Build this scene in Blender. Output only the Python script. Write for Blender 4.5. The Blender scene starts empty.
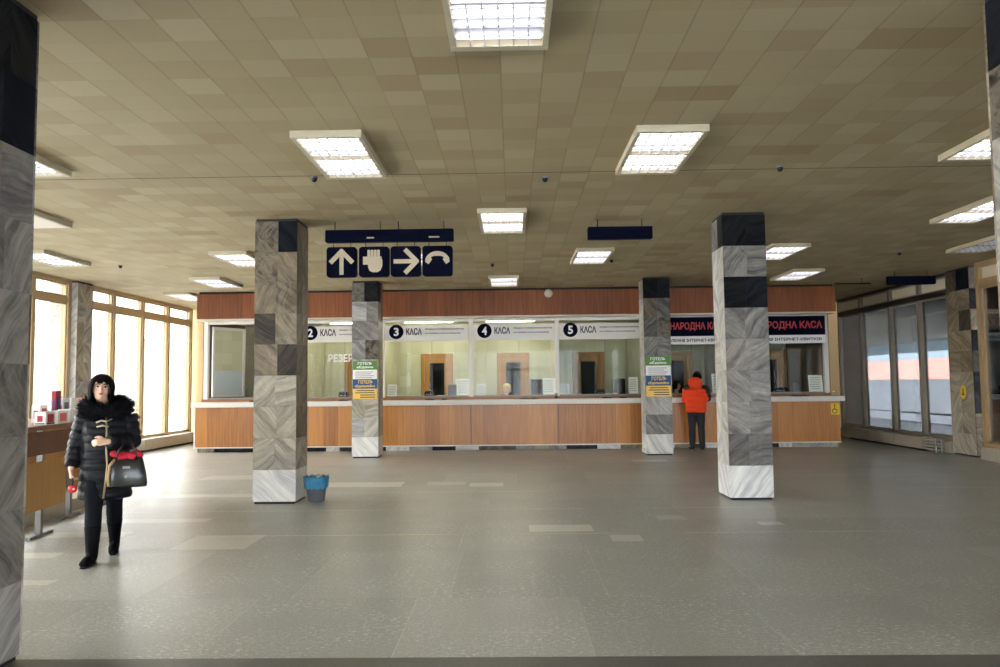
import bpy, math, random
from mathutils import Vector, Matrix
rnd = random.Random(7)
S = bpy.context.scene
COL = S.collection
PI = math.pi

# ------------------------------------------------------------------ helpers
def lin(r, g, b):
    f = lambda c: (c/255)/12.92 if c/255 <= .04045 else ((c/255+.055)/1.055)**2.4
    return (f(r), f(g), f(b), 1)

class MB:
    def __init__(s):
        s.v = []; s.f = []; s.m = []; s.sm = []
    def add(s, vs, fs, mi=0, smooth=False):
        n = len(s.v); s.v += [tuple(p) for p in vs]
        for f in fs:
            s.f.append([n+i for i in f]); s.m.append(mi); s.sm.append(smooth)
        return s
    def box(s, x0, x1, y0, y1, z0, z1, mi=0):
        vs = [(x0,y0,z0),(x1,y0,z0),(x1,y1,z0),(x0,y1,z0),(x0,y0,z1),(x1,y0,z1),(x1,y1,z1),(x0,y1,z1)]
        return s.add(vs, [(0,3,2,1),(4,5,6,7),(0,1,5,4),(1,2,6,5),(2,3,7,6),(3,0,4,7)], mi)
    def prism(s, poly, y0, y1, mi=0):            # polygon in x,z extruded along y
        n = len(poly)
        vs = [(x,y0,z) for x,z in poly]+[(x,y1,z) for x,z in poly]
        fs = [tuple(range(n)), tuple(range(2*n-1,n-1,-1))]+[(i,n+i,n+(i+1)%n,(i+1)%n) for i in range(n)]
        return s.add(vs, fs, mi)
    def cyl(s, p, q, r, seg=10, r2=None, mi=0, smooth=True):
        p = Vector(p); q = Vector(q); d = (q-p).normalized()
        a = d.orthogonal().normalized(); b = d.cross(a)
        r2 = r if r2 is None else r2
        vs = []
        for c, rr in ((p,r),(q,r2)):
            for i in range(seg):
                t = 2*PI*i/seg; vs.append(c+a*math.cos(t)*rr+b*math.sin(t)*rr)
        s.add(vs, [(i,(i+1)%seg,seg+(i+1)%seg,seg+i) for i in range(seg)], mi, smooth)
        return s.add(vs, [tuple(range(seg-1,-1,-1)), tuple(range(seg,2*seg))], mi)
    def tube(s, pts, r, seg=8, mi=0):
        return s.loft([(p, r, r) for p in pts], seg, mi)
    def loft(s, rings, seg=14, mi=0, side=(1,0,0), cap=True):
        """rings: (point, r along side, r across) ; rounded caps"""
        P = [Vector(r[0]) for r in rings]; n = len(P); vs = []; side = Vector(side)
        for i in range(n):
            t = (P[min(i+1,n-1)]-P[max(i-1,0)])
            t = t.normalized() if t.length > 1e-9 else Vector((0,0,1))
            a = side-t*side.dot(t)
            if a.length < .2:
                a = Vector((0,1,0))-t*t.y
                if a.length < .2: a = Vector((0,0,1))-t*t.z
            a.normalize(); b = t.cross(a)
            for k in range(seg):
                w = 2*PI*k/seg
                vs.append(P[i]+a*math.cos(w)*rings[i][1]+b*math.sin(w)*rings[i][2])
        fs = [(i*seg+k, i*seg+(k+1)%seg, (i+1)*seg+(k+1)%seg, (i+1)*seg+k) for i in range(n-1) for k in range(seg)]
        if cap:
            fs += [tuple(range(seg-1,-1,-1)), tuple(range((n-1)*seg, n*seg))]
        return s.add(vs, fs, mi, True)
    def ell(s, c, rx, ry, rz, seg=16, rings=10, mi=0, rot=None):
        vs = [(0,0,rz)]; c = Vector(c)
        for i in range(1, rings):
            t = PI*i/rings
            for k in range(seg):
                w = 2*PI*k/seg
                vs.append((rx*math.sin(t)*math.cos(w), ry*math.sin(t)*math.sin(w), rz*math.cos(t)))
        vs.append((0,0,-rz))
        fs = [(0,1+k,1+(k+1)%seg) for k in range(seg)]
        for i in range(rings-2):
            for k in range(seg):
                a = 1+i*seg+k; b = 1+i*seg+(k+1)%seg
                fs.append((a,a+seg,b+seg,b))
        l = len(vs)-1
        fs += [(l, l-seg+(k+1)%seg, l-seg+k) for k in range(seg)]
        vs = [Vector(v) for v in vs]
        if rot: vs = [rot @ v for v in vs]
        return s.add([v+c for v in vs], fs, mi, True)
    def lathe(s, prof, seg=24, mi=0, c=(0,0,0)):
        vs = [(c[0]+r*math.cos(2*PI*k/seg), c[1]+r*math.sin(2*PI*k/seg), c[2]+z) for r,z in prof for k in range(seg)]
        n = len(prof)
        return s.add(vs, [(i*seg+k,i*seg+(k+1)%seg,(i+1)*seg+(k+1)%seg,(i+1)*seg+k) for i in range(n-1) for k in range(seg)], mi, True)
    def xf(s, M):
        s.v = [tuple(M @ Vector(p)) for p in s.v]; return s
    def mesh(s, name, mats):
        me = bpy.data.meshes.new(name)
        me.from_pydata(s.v, [], s.f)
        for m in (mats if isinstance(mats, (list,tuple)) else [mats]): me.materials.append(m)
        me.polygons.foreach_set('material_index', s.m)
        me.polygons.foreach_set('use_smooth', s.sm)
        me.update(); return me

def obj(name, mb, mats, parent=None, loc=None, rot=None, bevel=0, fixn=False):
    me = mb if isinstance(mb, bpy.types.Mesh) else mb.mesh(name, mats)
    o = bpy.data.objects.new(name, me); COL.objects.link(o)
    if parent: o.parent = parent
    if loc: o.location = loc
    if rot: o.rotation_euler = rot
    if bevel:
        b = o.modifiers.new('bevel', 'BEVEL'); b.width = bevel; b.segments = 2; b.limit_method = 'ANGLE'
    return o

def tag(o, label=None, cat=None, group=None, kind=None):
    if label: o['label'] = label
    if cat: o['category'] = cat
    if group: o['group'] = group
    if kind: o['kind'] = kind
    return o

def thing(name, label, cat, loc=(0,0,0), rz=0, group=None, kind=None):
    o = bpy.data.objects.new(name, None); COL.objects.link(o)
    o.empty_display_size = .1
    o.location = loc; o.rotation_euler = (0,0,rz)
    return tag(o, label, cat, group, kind)

def kids(o): return [c for c in bpy.data.objects if c.parent == o]
def dup(root, loc, label, group=None, rz=None):
    r = root.copy(); COL.objects.link(r); r.location = loc; r['label'] = label
    if group: r['group'] = group
    if rz is not None: r.rotation_euler = (0,0,rz)
    for ch in kids(root):
        c = ch.copy(); COL.objects.link(c); c.parent = r
        for g in kids(ch):
            d = g.copy(); COL.objects.link(d); d.parent = c
    return r

def remeshed(mb, voxel, smooth=4):
    """union of the lofts as one continuous surface"""
    o = bpy.data.objects.new('tmp', mb.mesh('tmp', [])); COL.objects.link(o)
    r = o.modifiers.new('r', 'REMESH'); r.mode = 'VOXEL'; r.voxel_size = voxel; r.use_smooth_shade = True
    if smooth:
        s = o.modifiers.new('s', 'SMOOTH'); s.iterations = smooth; s.factor = .5
    dg = bpy.context.evaluated_depsgraph_get()
    me = bpy.data.meshes.new_from_object(o.evaluated_get(dg))
    bpy.data.objects.remove(o)
    me.materials.clear()
    return me

def text_mesh(txt, x0, x1, z0, z1, y, depth=.004, spacing=1.0, bold=.03):
    """letters standing in the x,z plane facing -y, filling the given rectangle"""
    cu = bpy.data.curves.new('t', 'FONT'); cu.body = txt; cu.extrude = .01; cu.space_character = spacing
    cu.resolution_u = 3; cu.offset = bold
    o = bpy.data.objects.new('t', cu); COL.objects.link(o)
    dg = bpy.context.evaluated_depsgraph_get()
    me = bpy.data.meshes.new_from_object(o.evaluated_get(dg))
    bpy.data.objects.remove(o)
    xs = [v.co.x for v in me.vertices]; ys = [v.co.y for v in me.vertices]
    ax, bx, ay, by = min(xs), max(xs), min(ys), max(ys)
    for v in me.vertices:
        x, yy, z = v.co
        v.co = (x0+(x-ax)/(bx-ax)*(x1-x0), y-(z/.01*.5+.5)*depth, z0+(yy-ay)/(by-ay)*(z1-z0))
    me.materials.clear(); me.update()
    return me
def lettering(name, txt, rect, y, mat, parent, depth=.004, spacing=1.0, flipm=None):
    me = text_mesh(txt, *rect, y, depth, spacing); me.materials.append(mat)
    return obj(name, me, mat, parent)

# ------------------------------------------------------------------ materials
class NT:
    def __init__(s, name):
        s.mat = bpy.data.materials.new(name); s.mat.use_nodes = True
        s.t = s.mat.node_tree; s.b = s.t.nodes['Principled BSDF']; s.out = s.t.nodes['Material Output']
    def n(s, typ, **k):
        nd = s.t.nodes.new(typ)
        for a, v in k.items(): setattr(nd, a, v)
        return nd
    def put(s, sock, v):
        if v is None: return
        if isinstance(v, bpy.types.NodeSocket): s.t.links.new(v, sock)
        else: sock.default_value = v
    def math(s, op, a, b=None, c=None, clamp=False):
        nd = s.n('ShaderNodeMath', operation=op, use_clamp=clamp)
        for i, v in enumerate((a,b,c)): s.put(nd.inputs[i], v)
        return nd.outputs[0]
    def vmath(s, op, a, b=None):
        nd = s.n('ShaderNodeVectorMath', operation=op)
        s.put(nd.inputs[0], a); s.put(nd.inputs[1], b); return nd.outputs[0]
    def mix(s, f, a, b, blend='MIX'):
        nd = s.n('ShaderNodeMix', data_type='RGBA', blend_type=blend)
        s.put(nd.inputs[0], f); s.put(nd.inputs[6], a); s.put(nd.inputs[7], b); return nd.outputs[2]
    def ramp(s, f, stops):
        nd = s.n('ShaderNodeValToRGB'); e = nd.color_ramp.elements
        while len(e) < len(stops): e.new(.5)
        for el, (p, c) in zip(e, stops): el.position = p; el.color = c
        s.put(nd.inputs[0], f); return nd.outputs[0]
    def noise(s, vec, scale, detail=4, rough=.55, dist=0):
        nd = s.n('ShaderNodeTexNoise'); s.put(nd.inputs['Vector'], vec)
        nd.inputs['Scale'].default_value = scale; nd.inputs['Detail'].default_value = detail
        nd.inputs['Roughness'].default_value = rough; nd.inputs['Distortion'].default_value = dist
        return nd.outputs[0]
    def white(s, vec):
        nd = s.n('ShaderNodeTexWhiteNoise', noise_dimensions='3D'); s.put(nd.inputs['Vector'], vec); return nd
    def objco(s): return s.n('ShaderNodeTexCoord').outputs['Object']
    def sep(s, v):
        nd = s.n('ShaderNodeSeparateXYZ'); s.put(nd.inputs[0], v); return nd.outputs
    def comb(s, x, y, z):
        nd = s.n('ShaderNodeCombineXYZ')
        for i, v in enumerate((x,y,z)): s.put(nd.inputs[i], v)
        return nd.outputs[0]
    def bump(s, h, strength=.2, dist=.01):
        nd = s.n('ShaderNodeBump'); nd.inputs['Strength'].default_value = strength; nd.inputs['Distance'].default_value = dist
        s.put(nd.inputs['Height'], h); s.put(s.b.inputs['Normal'], nd.outputs[0])
    def fin(s, col=None, rough=.5, metal=0, spec=.5):
        s.put(s.b.inputs['Base Color'], col); s.put(s.b.inputs['Roughness'], rough)
        s.put(s.b.inputs['Metallic'], metal); s.b.inputs['Specular IOR Level'].default_value = spec
        return s.mat

def plain(name, col, rough=.5, metal=0, var=.08, scale=18, spec=.5):
    n = NT(name); c = n.noise(n.objco(), scale)
    dark = tuple(x*(1-var) for x in col[:3])+(1,); lite = tuple(min(1,x*(1+var)) for x in col[:3])+(1,)
    return n.fin(n.mix(c, dark, lite), rough, metal, spec)

def emit(name, col, strength):
    n = NT(name); n.fin(col, .4)
    n.put(n.b.inputs['Emission Color'], col); n.b.inputs['Emission Strength'].default_value = strength
    return n.mat

def glass(name, tint=(1,1,1,1), refl=1.0, rough=0.0):
    n = NT(name); t = n.t
    tr = n.n('ShaderNodeBsdfTransparent'); tr.inputs[0].default_value = tint
    gl = n.n('ShaderNodeBsdfGlossy'); gl.inputs['Roughness'].default_value = rough
    fr = n.n('ShaderNodeFresnel'); fr.inputs[0].default_value = 1.5
    mx = n.n('ShaderNodeMixShader')
    n.put(mx.inputs[0], n.math('MULTIPLY', fr.outputs[0], refl, clamp=True))
    t.links.new(tr.outputs[0], mx.inputs[1]); t.links.new(gl.outputs[0], mx.inputs[2])
    t.links.new(mx.outputs[0], n.out.inputs[0]); return n.mat

def wood(name, c0, c1, plank=.34, rough=.32, grain=1.0, pvar=.5):
    n = NT(name); co = n.objco(); x, y, z = n.sep(co)
    idx = n.math('FLOOR', n.math('DIVIDE', n.math('ADD', x, y), plank))
    w = n.white(n.comb(idx, 3.3, 1.7)).outputs[0]
    st = n.comb(n.math('MULTIPLY', n.math('ADD', x, n.math('MULTIPLY', w, 9)), 22), n.math('MULTIPLY', y, 22), n.math('MULTIPLY', z, 1.1))
    g = n.noise(st, 1, 6, .6, .6)
    f = n.math('ADD', n.math('MULTIPLY', g, .9*grain), n.math('MULTIPLY', n.math('SUBTRACT', w, .5), pvar), clamp=True)
    col = n.ramp(f, [(.12,c0),(.8,c1)])
    fx = n.math('FRACT', n.math('DIVIDE', n.math('ADD', x, y), plank))
    edge = n.math('LESS_THAN', fx, .01)
    col = n.mix(n.math('MULTIPLY', edge, .55), col, (.05,.025,.01,1))
    return n.fin(col, rough)

def marble():
    n = NT('veined marble slabs')
    at = n.n('ShaderNodeAttribute', attribute_name='slab')
    sp = n.n('ShaderNodeSeparateColor'); n.put(sp.inputs[0], at.outputs['Color'])
    tone, ang, seed = sp.outputs
    geo = n.n('ShaderNodeNewGeometry')
    tc = n.n('ShaderNodeTexCoord')
    p = n.vmath('ADD', tc.outputs['Object'], n.comb(n.math('MULTIPLY', seed, 37), n.math('MULTIPLY', seed, 91), n.math('MULTIPLY', seed, 53)))
    vr = n.n('ShaderNodeVectorRotate', rotation_type='AXIS_ANGLE')
    n.put(vr.inputs['Vector'], p); n.put(vr.inputs['Axis'], tc.outputs['Normal']); n.put(vr.inputs['Angle'], n.math('MULTIPLY', ang, 3.14))
    q = vr.outputs[0]
    # long veins: coordinates squeezed along one direction
    x, y, z = n.sep(q)
    warp = n.noise(q, 2.2, 2, .5)
    wv = n.math('MULTIPLY', n.math('SUBTRACT', warp, .5), 2.6)
    u = n.math('ADD', x, y)
    st = n.comb(n.math('ADD', n.math('MULTIPLY', u, 11), wv), n.math('MULTIPLY', z, 1.2), seed)
    st2 = n.comb(n.math('ADD', n.math('MULTIPLY', u, 44), n.math('MULTIPLY', wv, 2.5)), n.math('MULTIPLY', z, 2.5), seed)
    v1 = n.math('ADD', n.math('MULTIPLY', n.noise(st, 1.0, 4, .55, .3), .68), n.math('MULTIPLY', n.noise(st2, 1.0, 3, .5, .2), .32))
    v2 = n.noise(q, 2.6, 5, .6, 2.2)
    vein = n.math('SUBTRACT', 1, n.math('MULTIPLY', n.math('ABSOLUTE', n.math('SUBTRACT', v2, .5)), 9), clamp=True)
    base = n.ramp(tone, [(0,(.008,.010,.014,1)),(.2,(.022,.023,.027,1)),(.4,(.13,.105,.075,1)),(.62,(.33,.28,.20,1)),(.8,(.47,.45,.40,1)),(1,(.74,.73,.71,1))])
    hue = n.math('GREATER_THAN', seed, .5)
    hs = n.n('ShaderNodeHueSaturation'); n.put(hs.inputs['Color'], base); n.put(hs.inputs['Saturation'], n.math('SUBTRACT', 1.1, n.math('MULTIPLY', hue, .8))); base = hs.outputs[0]
    k = n.ramp(v1, [(.36,(.30,.30,.32,1)),(.48,(.80,.80,.80,1)),(.62,(1.35,1.32,1.24,1))])
    col = n.mix(n.math('SUBTRACT', 1, n.math('MULTIPLY', n.math('MULTIPLY', tone, tone), .5)), base, k, 'MULTIPLY')
    dk = n.math('MULTIPLY', vein, n.math('MULTIPLY', n.math('MULTIPLY', n.math('SUBTRACT', 1.05, tone), .4), n.math('GREATER_THAN', tone, .2)))
    col = n.mix(dk, col, n.mix(n.math('GREATER_THAN', n.math('FRACT', n.math('MULTIPLY', seed, 13.7)), .6), (.03,.03,.035,1), (.42,.38,.30,1)))
    n.put(n.b.inputs['Specular IOR Level'], n.math('MULTIPLY', tone, .3)); n.put(n.b.inputs['Base Color'], col); n.b.inputs['Roughness'].default_value = .4
    return n.mat

M = {}
M['marble'] = marble()
M['grout'] = plain('dark grout', (.03,.028,.026,1), .9)
M['kick'] = plain('dark recess', (.02,.018,.018,1), .8)
M['wood'] = wood('orange varnished veneer', lin(146,88,38), lin(206,142,70), .345, .33, 1.0, .4)
M['wood_fascia'] = wood('red-brown varnished fascia veneer', lin(92,44,16), lin(160,90,38), .4, .55, 1.0, .25)
M['wood_dark'] = wood('dark red veneer', lin(84,44,26), lin(118,66,40), .4, .35)
M['wood_door'] = wood('yellow oak door', lin(158,108,38), lin(202,152,64), .5, .4, .7, .2)
M['wood_desk'] = wood('desk wood', lin(120,72,38), lin(170,112,66), .8, .4, .7, .2)
M['white'] = plain('white laminate', lin(226,222,214), .4, 0, .03)
M['paper'] = plain('white paper', lin(238,238,236), .7, 0, .02)
M['cream'] = plain('cream enamel', lin(214,204,180), .45, 0, .04)
M['lamp_frame'] = plain('aged lamp enamel', lin(190,180,152), .5, 0, .04)
M['frame_tan'] = plain('bronze tinted aluminium', lin(176,150,112), .45, .2, .06)
M['frame_grey'] = plain('grey aluminium', lin(150,140,124), .4, .35, .06)
M['frame_dark'] = plain('dark brown frame', lin(42,34,28), .5, 0, .1)
M['steel'] = plain('brushed steel', lin(120,118,114), .38, .7, .08)
M['navy'] = plain('navy sign enamel', lin(9,13,32), .6, 0, .1, 18, .03)
M['sign_ink'] = plain('pale beige sign paint', lin(196,182,152), .6, 0, .03)
M['black'] = plain('black plastic', (.008,.008,.010,1), .5, 0, .15, 18, .25)
M['grey'] = plain('grey plastic', lin(110,112,114), .45)
M['screen'] = plain('dark screen', (.015,.02,.028,1), .15)
M['darkglass'] = plain('dark door glass', lin(16,20,22), .35, 0, .1, 18, .1)
M['red_letter'] = plain('red lettering', lin(176,46,52), .5, 0, .04)
M['ink'] = plain('dark blue ink', lin(28,32,50), .6)
M['greyink'] = plain('grey ink', lin(120,120,124), .7)
M['green'] = plain('green poster', lin(84,136,56), .6, 0, .05)
M['blue'] = plain('blue poster', lin(26,78,130), .6, 0, .05)
M['yellow'] = plain('yellow poster', lin(236,196,96), .6, 0, .04)
M['dark_red'] = plain('dark red print', lin(168,34,44), .5)
M['coral'] = plain('coral print', lin(232,110,96), .5)
M['sticker'] = plain('yellow sticker', lin(226,196,40), .5, 0, .04)
M['tan'] = plain('tan plaster', lin(172,146,104), .8, 0, .06, 6)
M['brown_wall'] = plain('brown plaster', lin(120,96,70), .8, 0, .08, 5)
M['rad'] = plain('beige radiator cover', lin(170,160,142), .5, .1, .12, 5)
M['stone'] = plain('pale stone kerb', lin(164,156,138), .7, 0, .12, 9)
M['glass'] = glass('window glass', (.97,.98,.98,1), .8)
M['dimming_glass'] = glass('window glass tinted to dim daylight', (.58,.60,.62,1), .7)  # tint put in to dim daylight and the view through the right windows
M['front_glass'] = glass('front glass', (.88,.9,.92,1), .7)
M['booth_glass'] = glass('booth glass', (.95,.97,.94,1), .2)
M['frosted'] = plain('frosted film', lin(206,216,222), .45, 0, .02)
M['lit'] = emit('fluorescent tube', (1,.95,.98,1), 2.1)
M['booth_tube'] = emit('booth tube', (1,.93,.82,1), 42)
M['unlit'] = plain('unlit tube', lin(150,146,140), .4)
M['reflector'] = plain('grey blue reflector', lin(150,156,170), .35)
M['louver'] = plain('white louver', lin(228,230,236), .35, 0, .02)
M['snow'] = plain('snow', lin(226,230,238), .8, 0, .04, 1)
M['fence'] = plain('pale blue fence', lin(222,228,236), .7, 0, .04, .7)
M['pink'] = plain('pink stucco', lin(214,158,140), .8, 0, .08, .8)
M['concrete'] = plain('grey concrete', lin(112,106,90), .8, 0, .1, 1.5)
M['bluegrey'] = plain('blue grey metal', lin(140,158,164), .6, 0, .08, 2)
M['extwall'] = plain('pale stucco', lin(226,216,200), .8, 0, .05, .5)
M['rail'] = plain('dark rail', lin(70,74,78), .5)
# people
M['skin'] = plain('skin', lin(226,182,156), .5, 0, .05, 30)
M['lips'] = plain('lips', lin(160,78,72), .5)
M['eye_dark'] = plain('dark eye', (.012,.008,.006,1), .2)
M['eye_white'] = plain('eye white', lin(222,216,208), .3)
M['hair_black'] = plain('black hair', (.008,.006,.006,1), .7, 0, .3, 60, .05)
M['hair_blonde'] = plain('blonde hair', lin(206,186,140), .55, 0, .2, 60)
M['coat'] = plain('black quilted nylon', (.006,.007,.010,1), .42, 0, .2, 20, .16)
M['fur'] = plain('black fur', (.006,.006,.008,1), .8, 0, .3, 60, .1)
M['trouser'] = plain('black trousers', (.006,.007,.010,1), .8, 0, .2, 30, .1)
M['leather'] = plain('black leather', (.004,.004,.006,1), .55, 0, .2, 30, .06)
M['bagskin'] = plain('dark olive leather', (.016,.018,.015,1), .22, 0, .25, 14)
M['goldtan'] = plain('tan strap', lin(176,146,100), .45)
M['zip'] = plain('brass zip', lin(150,132,100), .4, .4)
M['red_cloth'] = plain('red scarf cloth', lin(190,24,52), .7, 0, .25, 25)
M['red'] = plain('bright red vinyl', lin(226,38,34), .35)
M['orange'] = plain('orange quilted nylon', lin(255,74,26), .55, 0, .06, 14, .3)
M['jacket_dark'] = plain('dark navy nylon', (.012,.014,.022,1), .5)
M['jeans'] = plain('dark jeans', lin(40,42,50), .8, 0, .2, 30)
M['shirt_white'] = plain('white blouse', lin(224,222,218), .7)
M['bin_grey'] = plain('grey bin plastic', lin(96,98,104), .45)
M['bag_blue'] = glass('x', (1,1,1,1))
bb = NT('blue bin liner'); M['bag_blue'] = bb.fin(bb.mix(bb.noise(bb.objco(), 14), lin(24,110,160), lin(84,170,206)), .3)
bb.b.inputs['Transmission Weight'].default_value = .15

def ceiling_mat():
    n = NT('stained ceiling tiles'); T = .304; co = n.objco(); x, y, z = n.sep(co)
    ux = n.math('DIVIDE', n.math('ADD', x, .059), T); uy = n.math('DIVIDE', n.math('ADD', y, .02), T)
    ix = n.math('FLOOR', ux); iy = n.math('FLOOR', uy)
    w = n.white(n.comb(ix, iy, 0)).outputs[0]
    w2 = n.white(n.comb(n.math('FLOOR', n.math('DIVIDE', ix, 2)), iy, 5)).outputs[0]
    col = n.ramp(w, [(0,lin(166,152,116)),(.8,lin(177,164,130)),(1,lin(186,173,140))])
    dk = n.math('MAXIMUM', n.math('GREATER_THAN', w, .93), n.math('GREATER_THAN', w2, .94))
    lo = n.noise(co, .5, 3)
    col = n.mix(n.math('MULTIPLY', dk, .5), col, lin(142,118,82))
    col = n.mix(n.math('MULTIPLY', lo, .35), col, lin(150,132,98))
    fx = n.math('FRACT', ux); fy = n.math('FRACT', uy)
    ex = n.math('MAXIMUM', n.math('LESS_THAN', fx, .022), n.math('GREATER_THAN', fx, .985))
    keep = n.math('GREATER_THAN', n.white(n.comb(ix, n.math('FLOOR', n.math('DIVIDE', iy, 3)), 9)).outputs[0], .15)
    ey = n.math('LESS_THAN', fy, .022)
    gr = n.noise(co, 5, 3)
    e = n.math('MAXIMUM', n.math('MULTIPLY', n.math('MULTIPLY', ex, keep), n.math('ADD', gr, .15)), n.math('MULTIPLY', ey, n.math('MULTIPLY', gr, .5)))
    col = n.mix(n.math('MULTIPLY', e, .55, clamp=True), col, lin(104,90,60))
    ln = n.math('LESS_THAN', n.math('ABSOLUTE', n.math('SUBTRACT', y, 8.10)), .011)
    col = n.mix(n.math('MULTIPLY', ln, .8), col, lin(50,42,30))
    sp = n.noise(co, 90, 2)
    col = n.mix(n.math('MULTIPLY', n.math('GREATER_THAN', sp, .66), .18), col, lin(110,94,62))
    return n.fin(col, .75, 0, .25)

def floor_mat():
    n = NT('worn granite floor'); co = n.objco(); x, y, z = n.sep(co)
    big = n.noise(co, .35, 4)
    sx, sy = 1.16, 1.57
    row = n.math('FLOOR', n.math('DIVIDE', n.math('SUBTRACT', y, 8.05-1.57*5.5), sy))
    xo = n.math('ADD', n.math('DIVIDE', x, sx), n.math('MULTIPLY', n.white(n.comb(row,2,2)).outputs[0], 3))
    ix = n.math('FLOOR', xo)
    w = n.white(n.comb(ix, row, 1)).outputs[0]
    col = n.ramp(n.math('ADD', n.math('MULTIPLY', big, .6), n.math('MULTIPLY', w, .4)), [(.2,lin(160,162,154)),(.55,lin(172,173,165)),(.85,lin(186,186,178))])
    st = n.comb(n.math('MULTIPLY', x, 11), n.math('MULTIPLY', y, 20), 0)
    g1 = n.noise(st, 2.2, 5, .75)
    g2 = n.noise(co, 60, 3, .7)
    mott = n.noise(co, 1.6, 5, .6)
    fl = n.math('MULTIPLY', n.ramp(g1, [(.54,(0,0,0,1)),(.60,(1,1,1,1))]), n.ramp(mott, [(.38,(.15,.15,.15,1)),(.6,(1,1,1,1))]))
    col = n.mix(n.math('MULTIPLY', fl, .85), col, lin(232,232,222))
    col = n.mix(n.math('MULTIPLY', n.ramp(g2, [(.42,(.5,.5,.5,1)),(.52,(0,0,0,1))]), .6), col, lin(92,92,86))
    # joints
    fy = n.math('FRACT', n.math('DIVIDE', n.math('SUBTRACT', y, 8.05-1.57*5.5), sy))
    jn = n.noise(n.comb(x, row, 0), .55, 2)
    jy = n.math('MULTIPLY', n.math('LESS_THAN', n.math('ABSOLUTE', n.math('SUBTRACT', fy, .5)), .008), n.ramp(jn, [(.45,(0,0,0,1)),(.52,(1,1,1,1))]))
    jy = n.math('MULTIPLY', jy, n.math('ADD', n.math('MULTIPLY', n.math('GREATER_THAN', y, 7.6), .85), .15))
    fx = n.math('FRACT', xo)
    jx = n.math('MULTIPLY', n.math('LESS_THAN', fx, .007), n.math('MULTIPLY', n.noise(co, 1.2, 2), .7))
    col = n.mix(n.math('MULTIPLY', n.math('MAXIMUM', jy, jx), .75), col, lin(226,222,186))
    # pale replacement tiles and the light stone field near the kiosk
    def patch(col, cx, cy, hx, hy, c, a):
        mx = n.math('LESS_THAN', n.math('ABSOLUTE', n.math('SUBTRACT', x, cx)), hx)
        my = n.math('LESS_THAN', n.math('ABSOLUTE', n.math('SUBTRACT', y, cy)), hy)
        k = n.math('MULTIPLY', n.math('MULTIPLY', mx, my), n.math('ADD', n.math('MULTIPLY', g2, .4), a))
        return n.mix(k, col, c)
    for cx, cy, hx, hy, a in PATCHES:
        col = patch(col, cx, cy, hx, hy, lin(230,228,216), a)
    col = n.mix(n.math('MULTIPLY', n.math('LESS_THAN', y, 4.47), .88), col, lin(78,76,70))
    ro = n.math('ADD', .29, n.math('MULTIPLY', n.noise(co, 3, 4), .08))
    return n.fin(col, ro, 0, .5)
# centre x, centre y, half width, half depth, strength
PATCHES = [(.50,8.35,.34,.19,.45),(1.12,7.80,.155,.16,.35),(2.80,8.52,.13,.10,.45),(-.42,11.97,.26,.22,.45),(-2.35,12.1,.62,.28,.4),
           (1.80,8.95,.16,.14,.15),(2.7,15.4,.34,.2,.45),(-1.05,12.15,.3,.2,.15),
           (-2.95,7.75,.36,.34,.3),(-4.35,9.0,.8,.12,.3),(-4.6,8.2,.5,.13,.3),(-4.5,11.0,.9,.15,.3),(-4.5,13.2,.8,.3,.2),(-4.75,7.2,.5,.12,.25),(-4.2,6.2,.5,.08,.25),(-3.9,5.35,.3,.1,.3)]

def tilewall_mat():
    n = NT('pale green wall tiles'); co = n.objco(); x, y, z = n.sep(co); T = .3
    ux = n.math('DIVIDE', n.math('ADD', x, y), T); uz = n.math('DIVIDE', z, T)
    w = n.white(n.comb(n.math('FLOOR', ux), n.math('FLOOR', uz), 0)).outputs[0]
    col = n.ramp(w, [(0,lin(196,196,164)),(1,lin(210,210,180))])
    e = n.math('MAXIMUM', n.math('LESS_THAN', n.math('FRACT', ux), .02), n.math('LESS_THAN', n.math('FRACT', uz), .02))
    return n.fin(n.mix(n.math('MULTIPLY', e, .25), col, lin(140,140,100)), .3)

M['ceiling'] = ceiling_mat(); M['floor'] = floor_mat(); M['greentile'] = tilewall_mat()

# ------------------------------------------------------------------ camera
F, T, YA, R = 766.3, .0657, .0155, .0109
cam = bpy.data.cameras.new('camera'); cam.sensor_width = 36; cam.lens = F*36/1000; cam.clip_start = .05; cam.clip_end = 600
co = bpy.data.objects.new('camera', cam); COL.objects.link(co); S.camera = co
yaw = Matrix.Rotation(YA, 3, 'Z')
fw = yaw @ Vector((0, math.cos(T), math.sin(T)))
rt = yaw @ Vector((1,0,0)); up = rt.cross(fw)
# roll: right side of the picture lifted
c, s = math.cos(R), math.sin(R)
rt2 = rt*c-up*s; up2 = up*c+rt*s
mt = Matrix((rt2, up2, -fw)).transposed().to_4x4(); mt.translation = (0,0,1.55)
co.matrix_world = mt

ZC = 3.81
XW, YB, YF = 9.3, 22.2, -7.0
# ------------------------------------------------------------------ room shell
def struct(name, mb, mat, label=None, cat=None, **k):
    o = obj(name, mb, mat, **k); tag(o, label, cat, None, 'structure'); return o
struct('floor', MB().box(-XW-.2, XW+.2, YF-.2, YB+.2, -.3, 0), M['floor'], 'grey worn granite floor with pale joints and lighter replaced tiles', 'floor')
struct('ceiling', MB().box(-XW-.3, XW+.3, YF-.2, YB+.2, ZC, ZC+.25), M['ceiling'], 'yellowed square-tiled ceiling with scattered darker tiles', 'ceiling')
struct('wall_back', MB().box(-XW-.2, XW+.2, YB, YB+.2, 0, ZC), M['tan'], 'tan back wall beside the ticket windows', 'wall')
struct('wall_inner', MB().box(-7.5, 8.2, 21.1, 21.25, 0, 3.25), M['greentile'], 'pale green tiled wall behind the ticket clerks', 'wall')
struct('wall_side', MB().box(-7.55, -7.40, 18.6, 21.1, 0, 3.25).box(7.5, 7.65, 18.6, 21.1, 0, 3.25), M['brown_wall'], 'brown end walls closing off the ticket office', 'wall')
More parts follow.
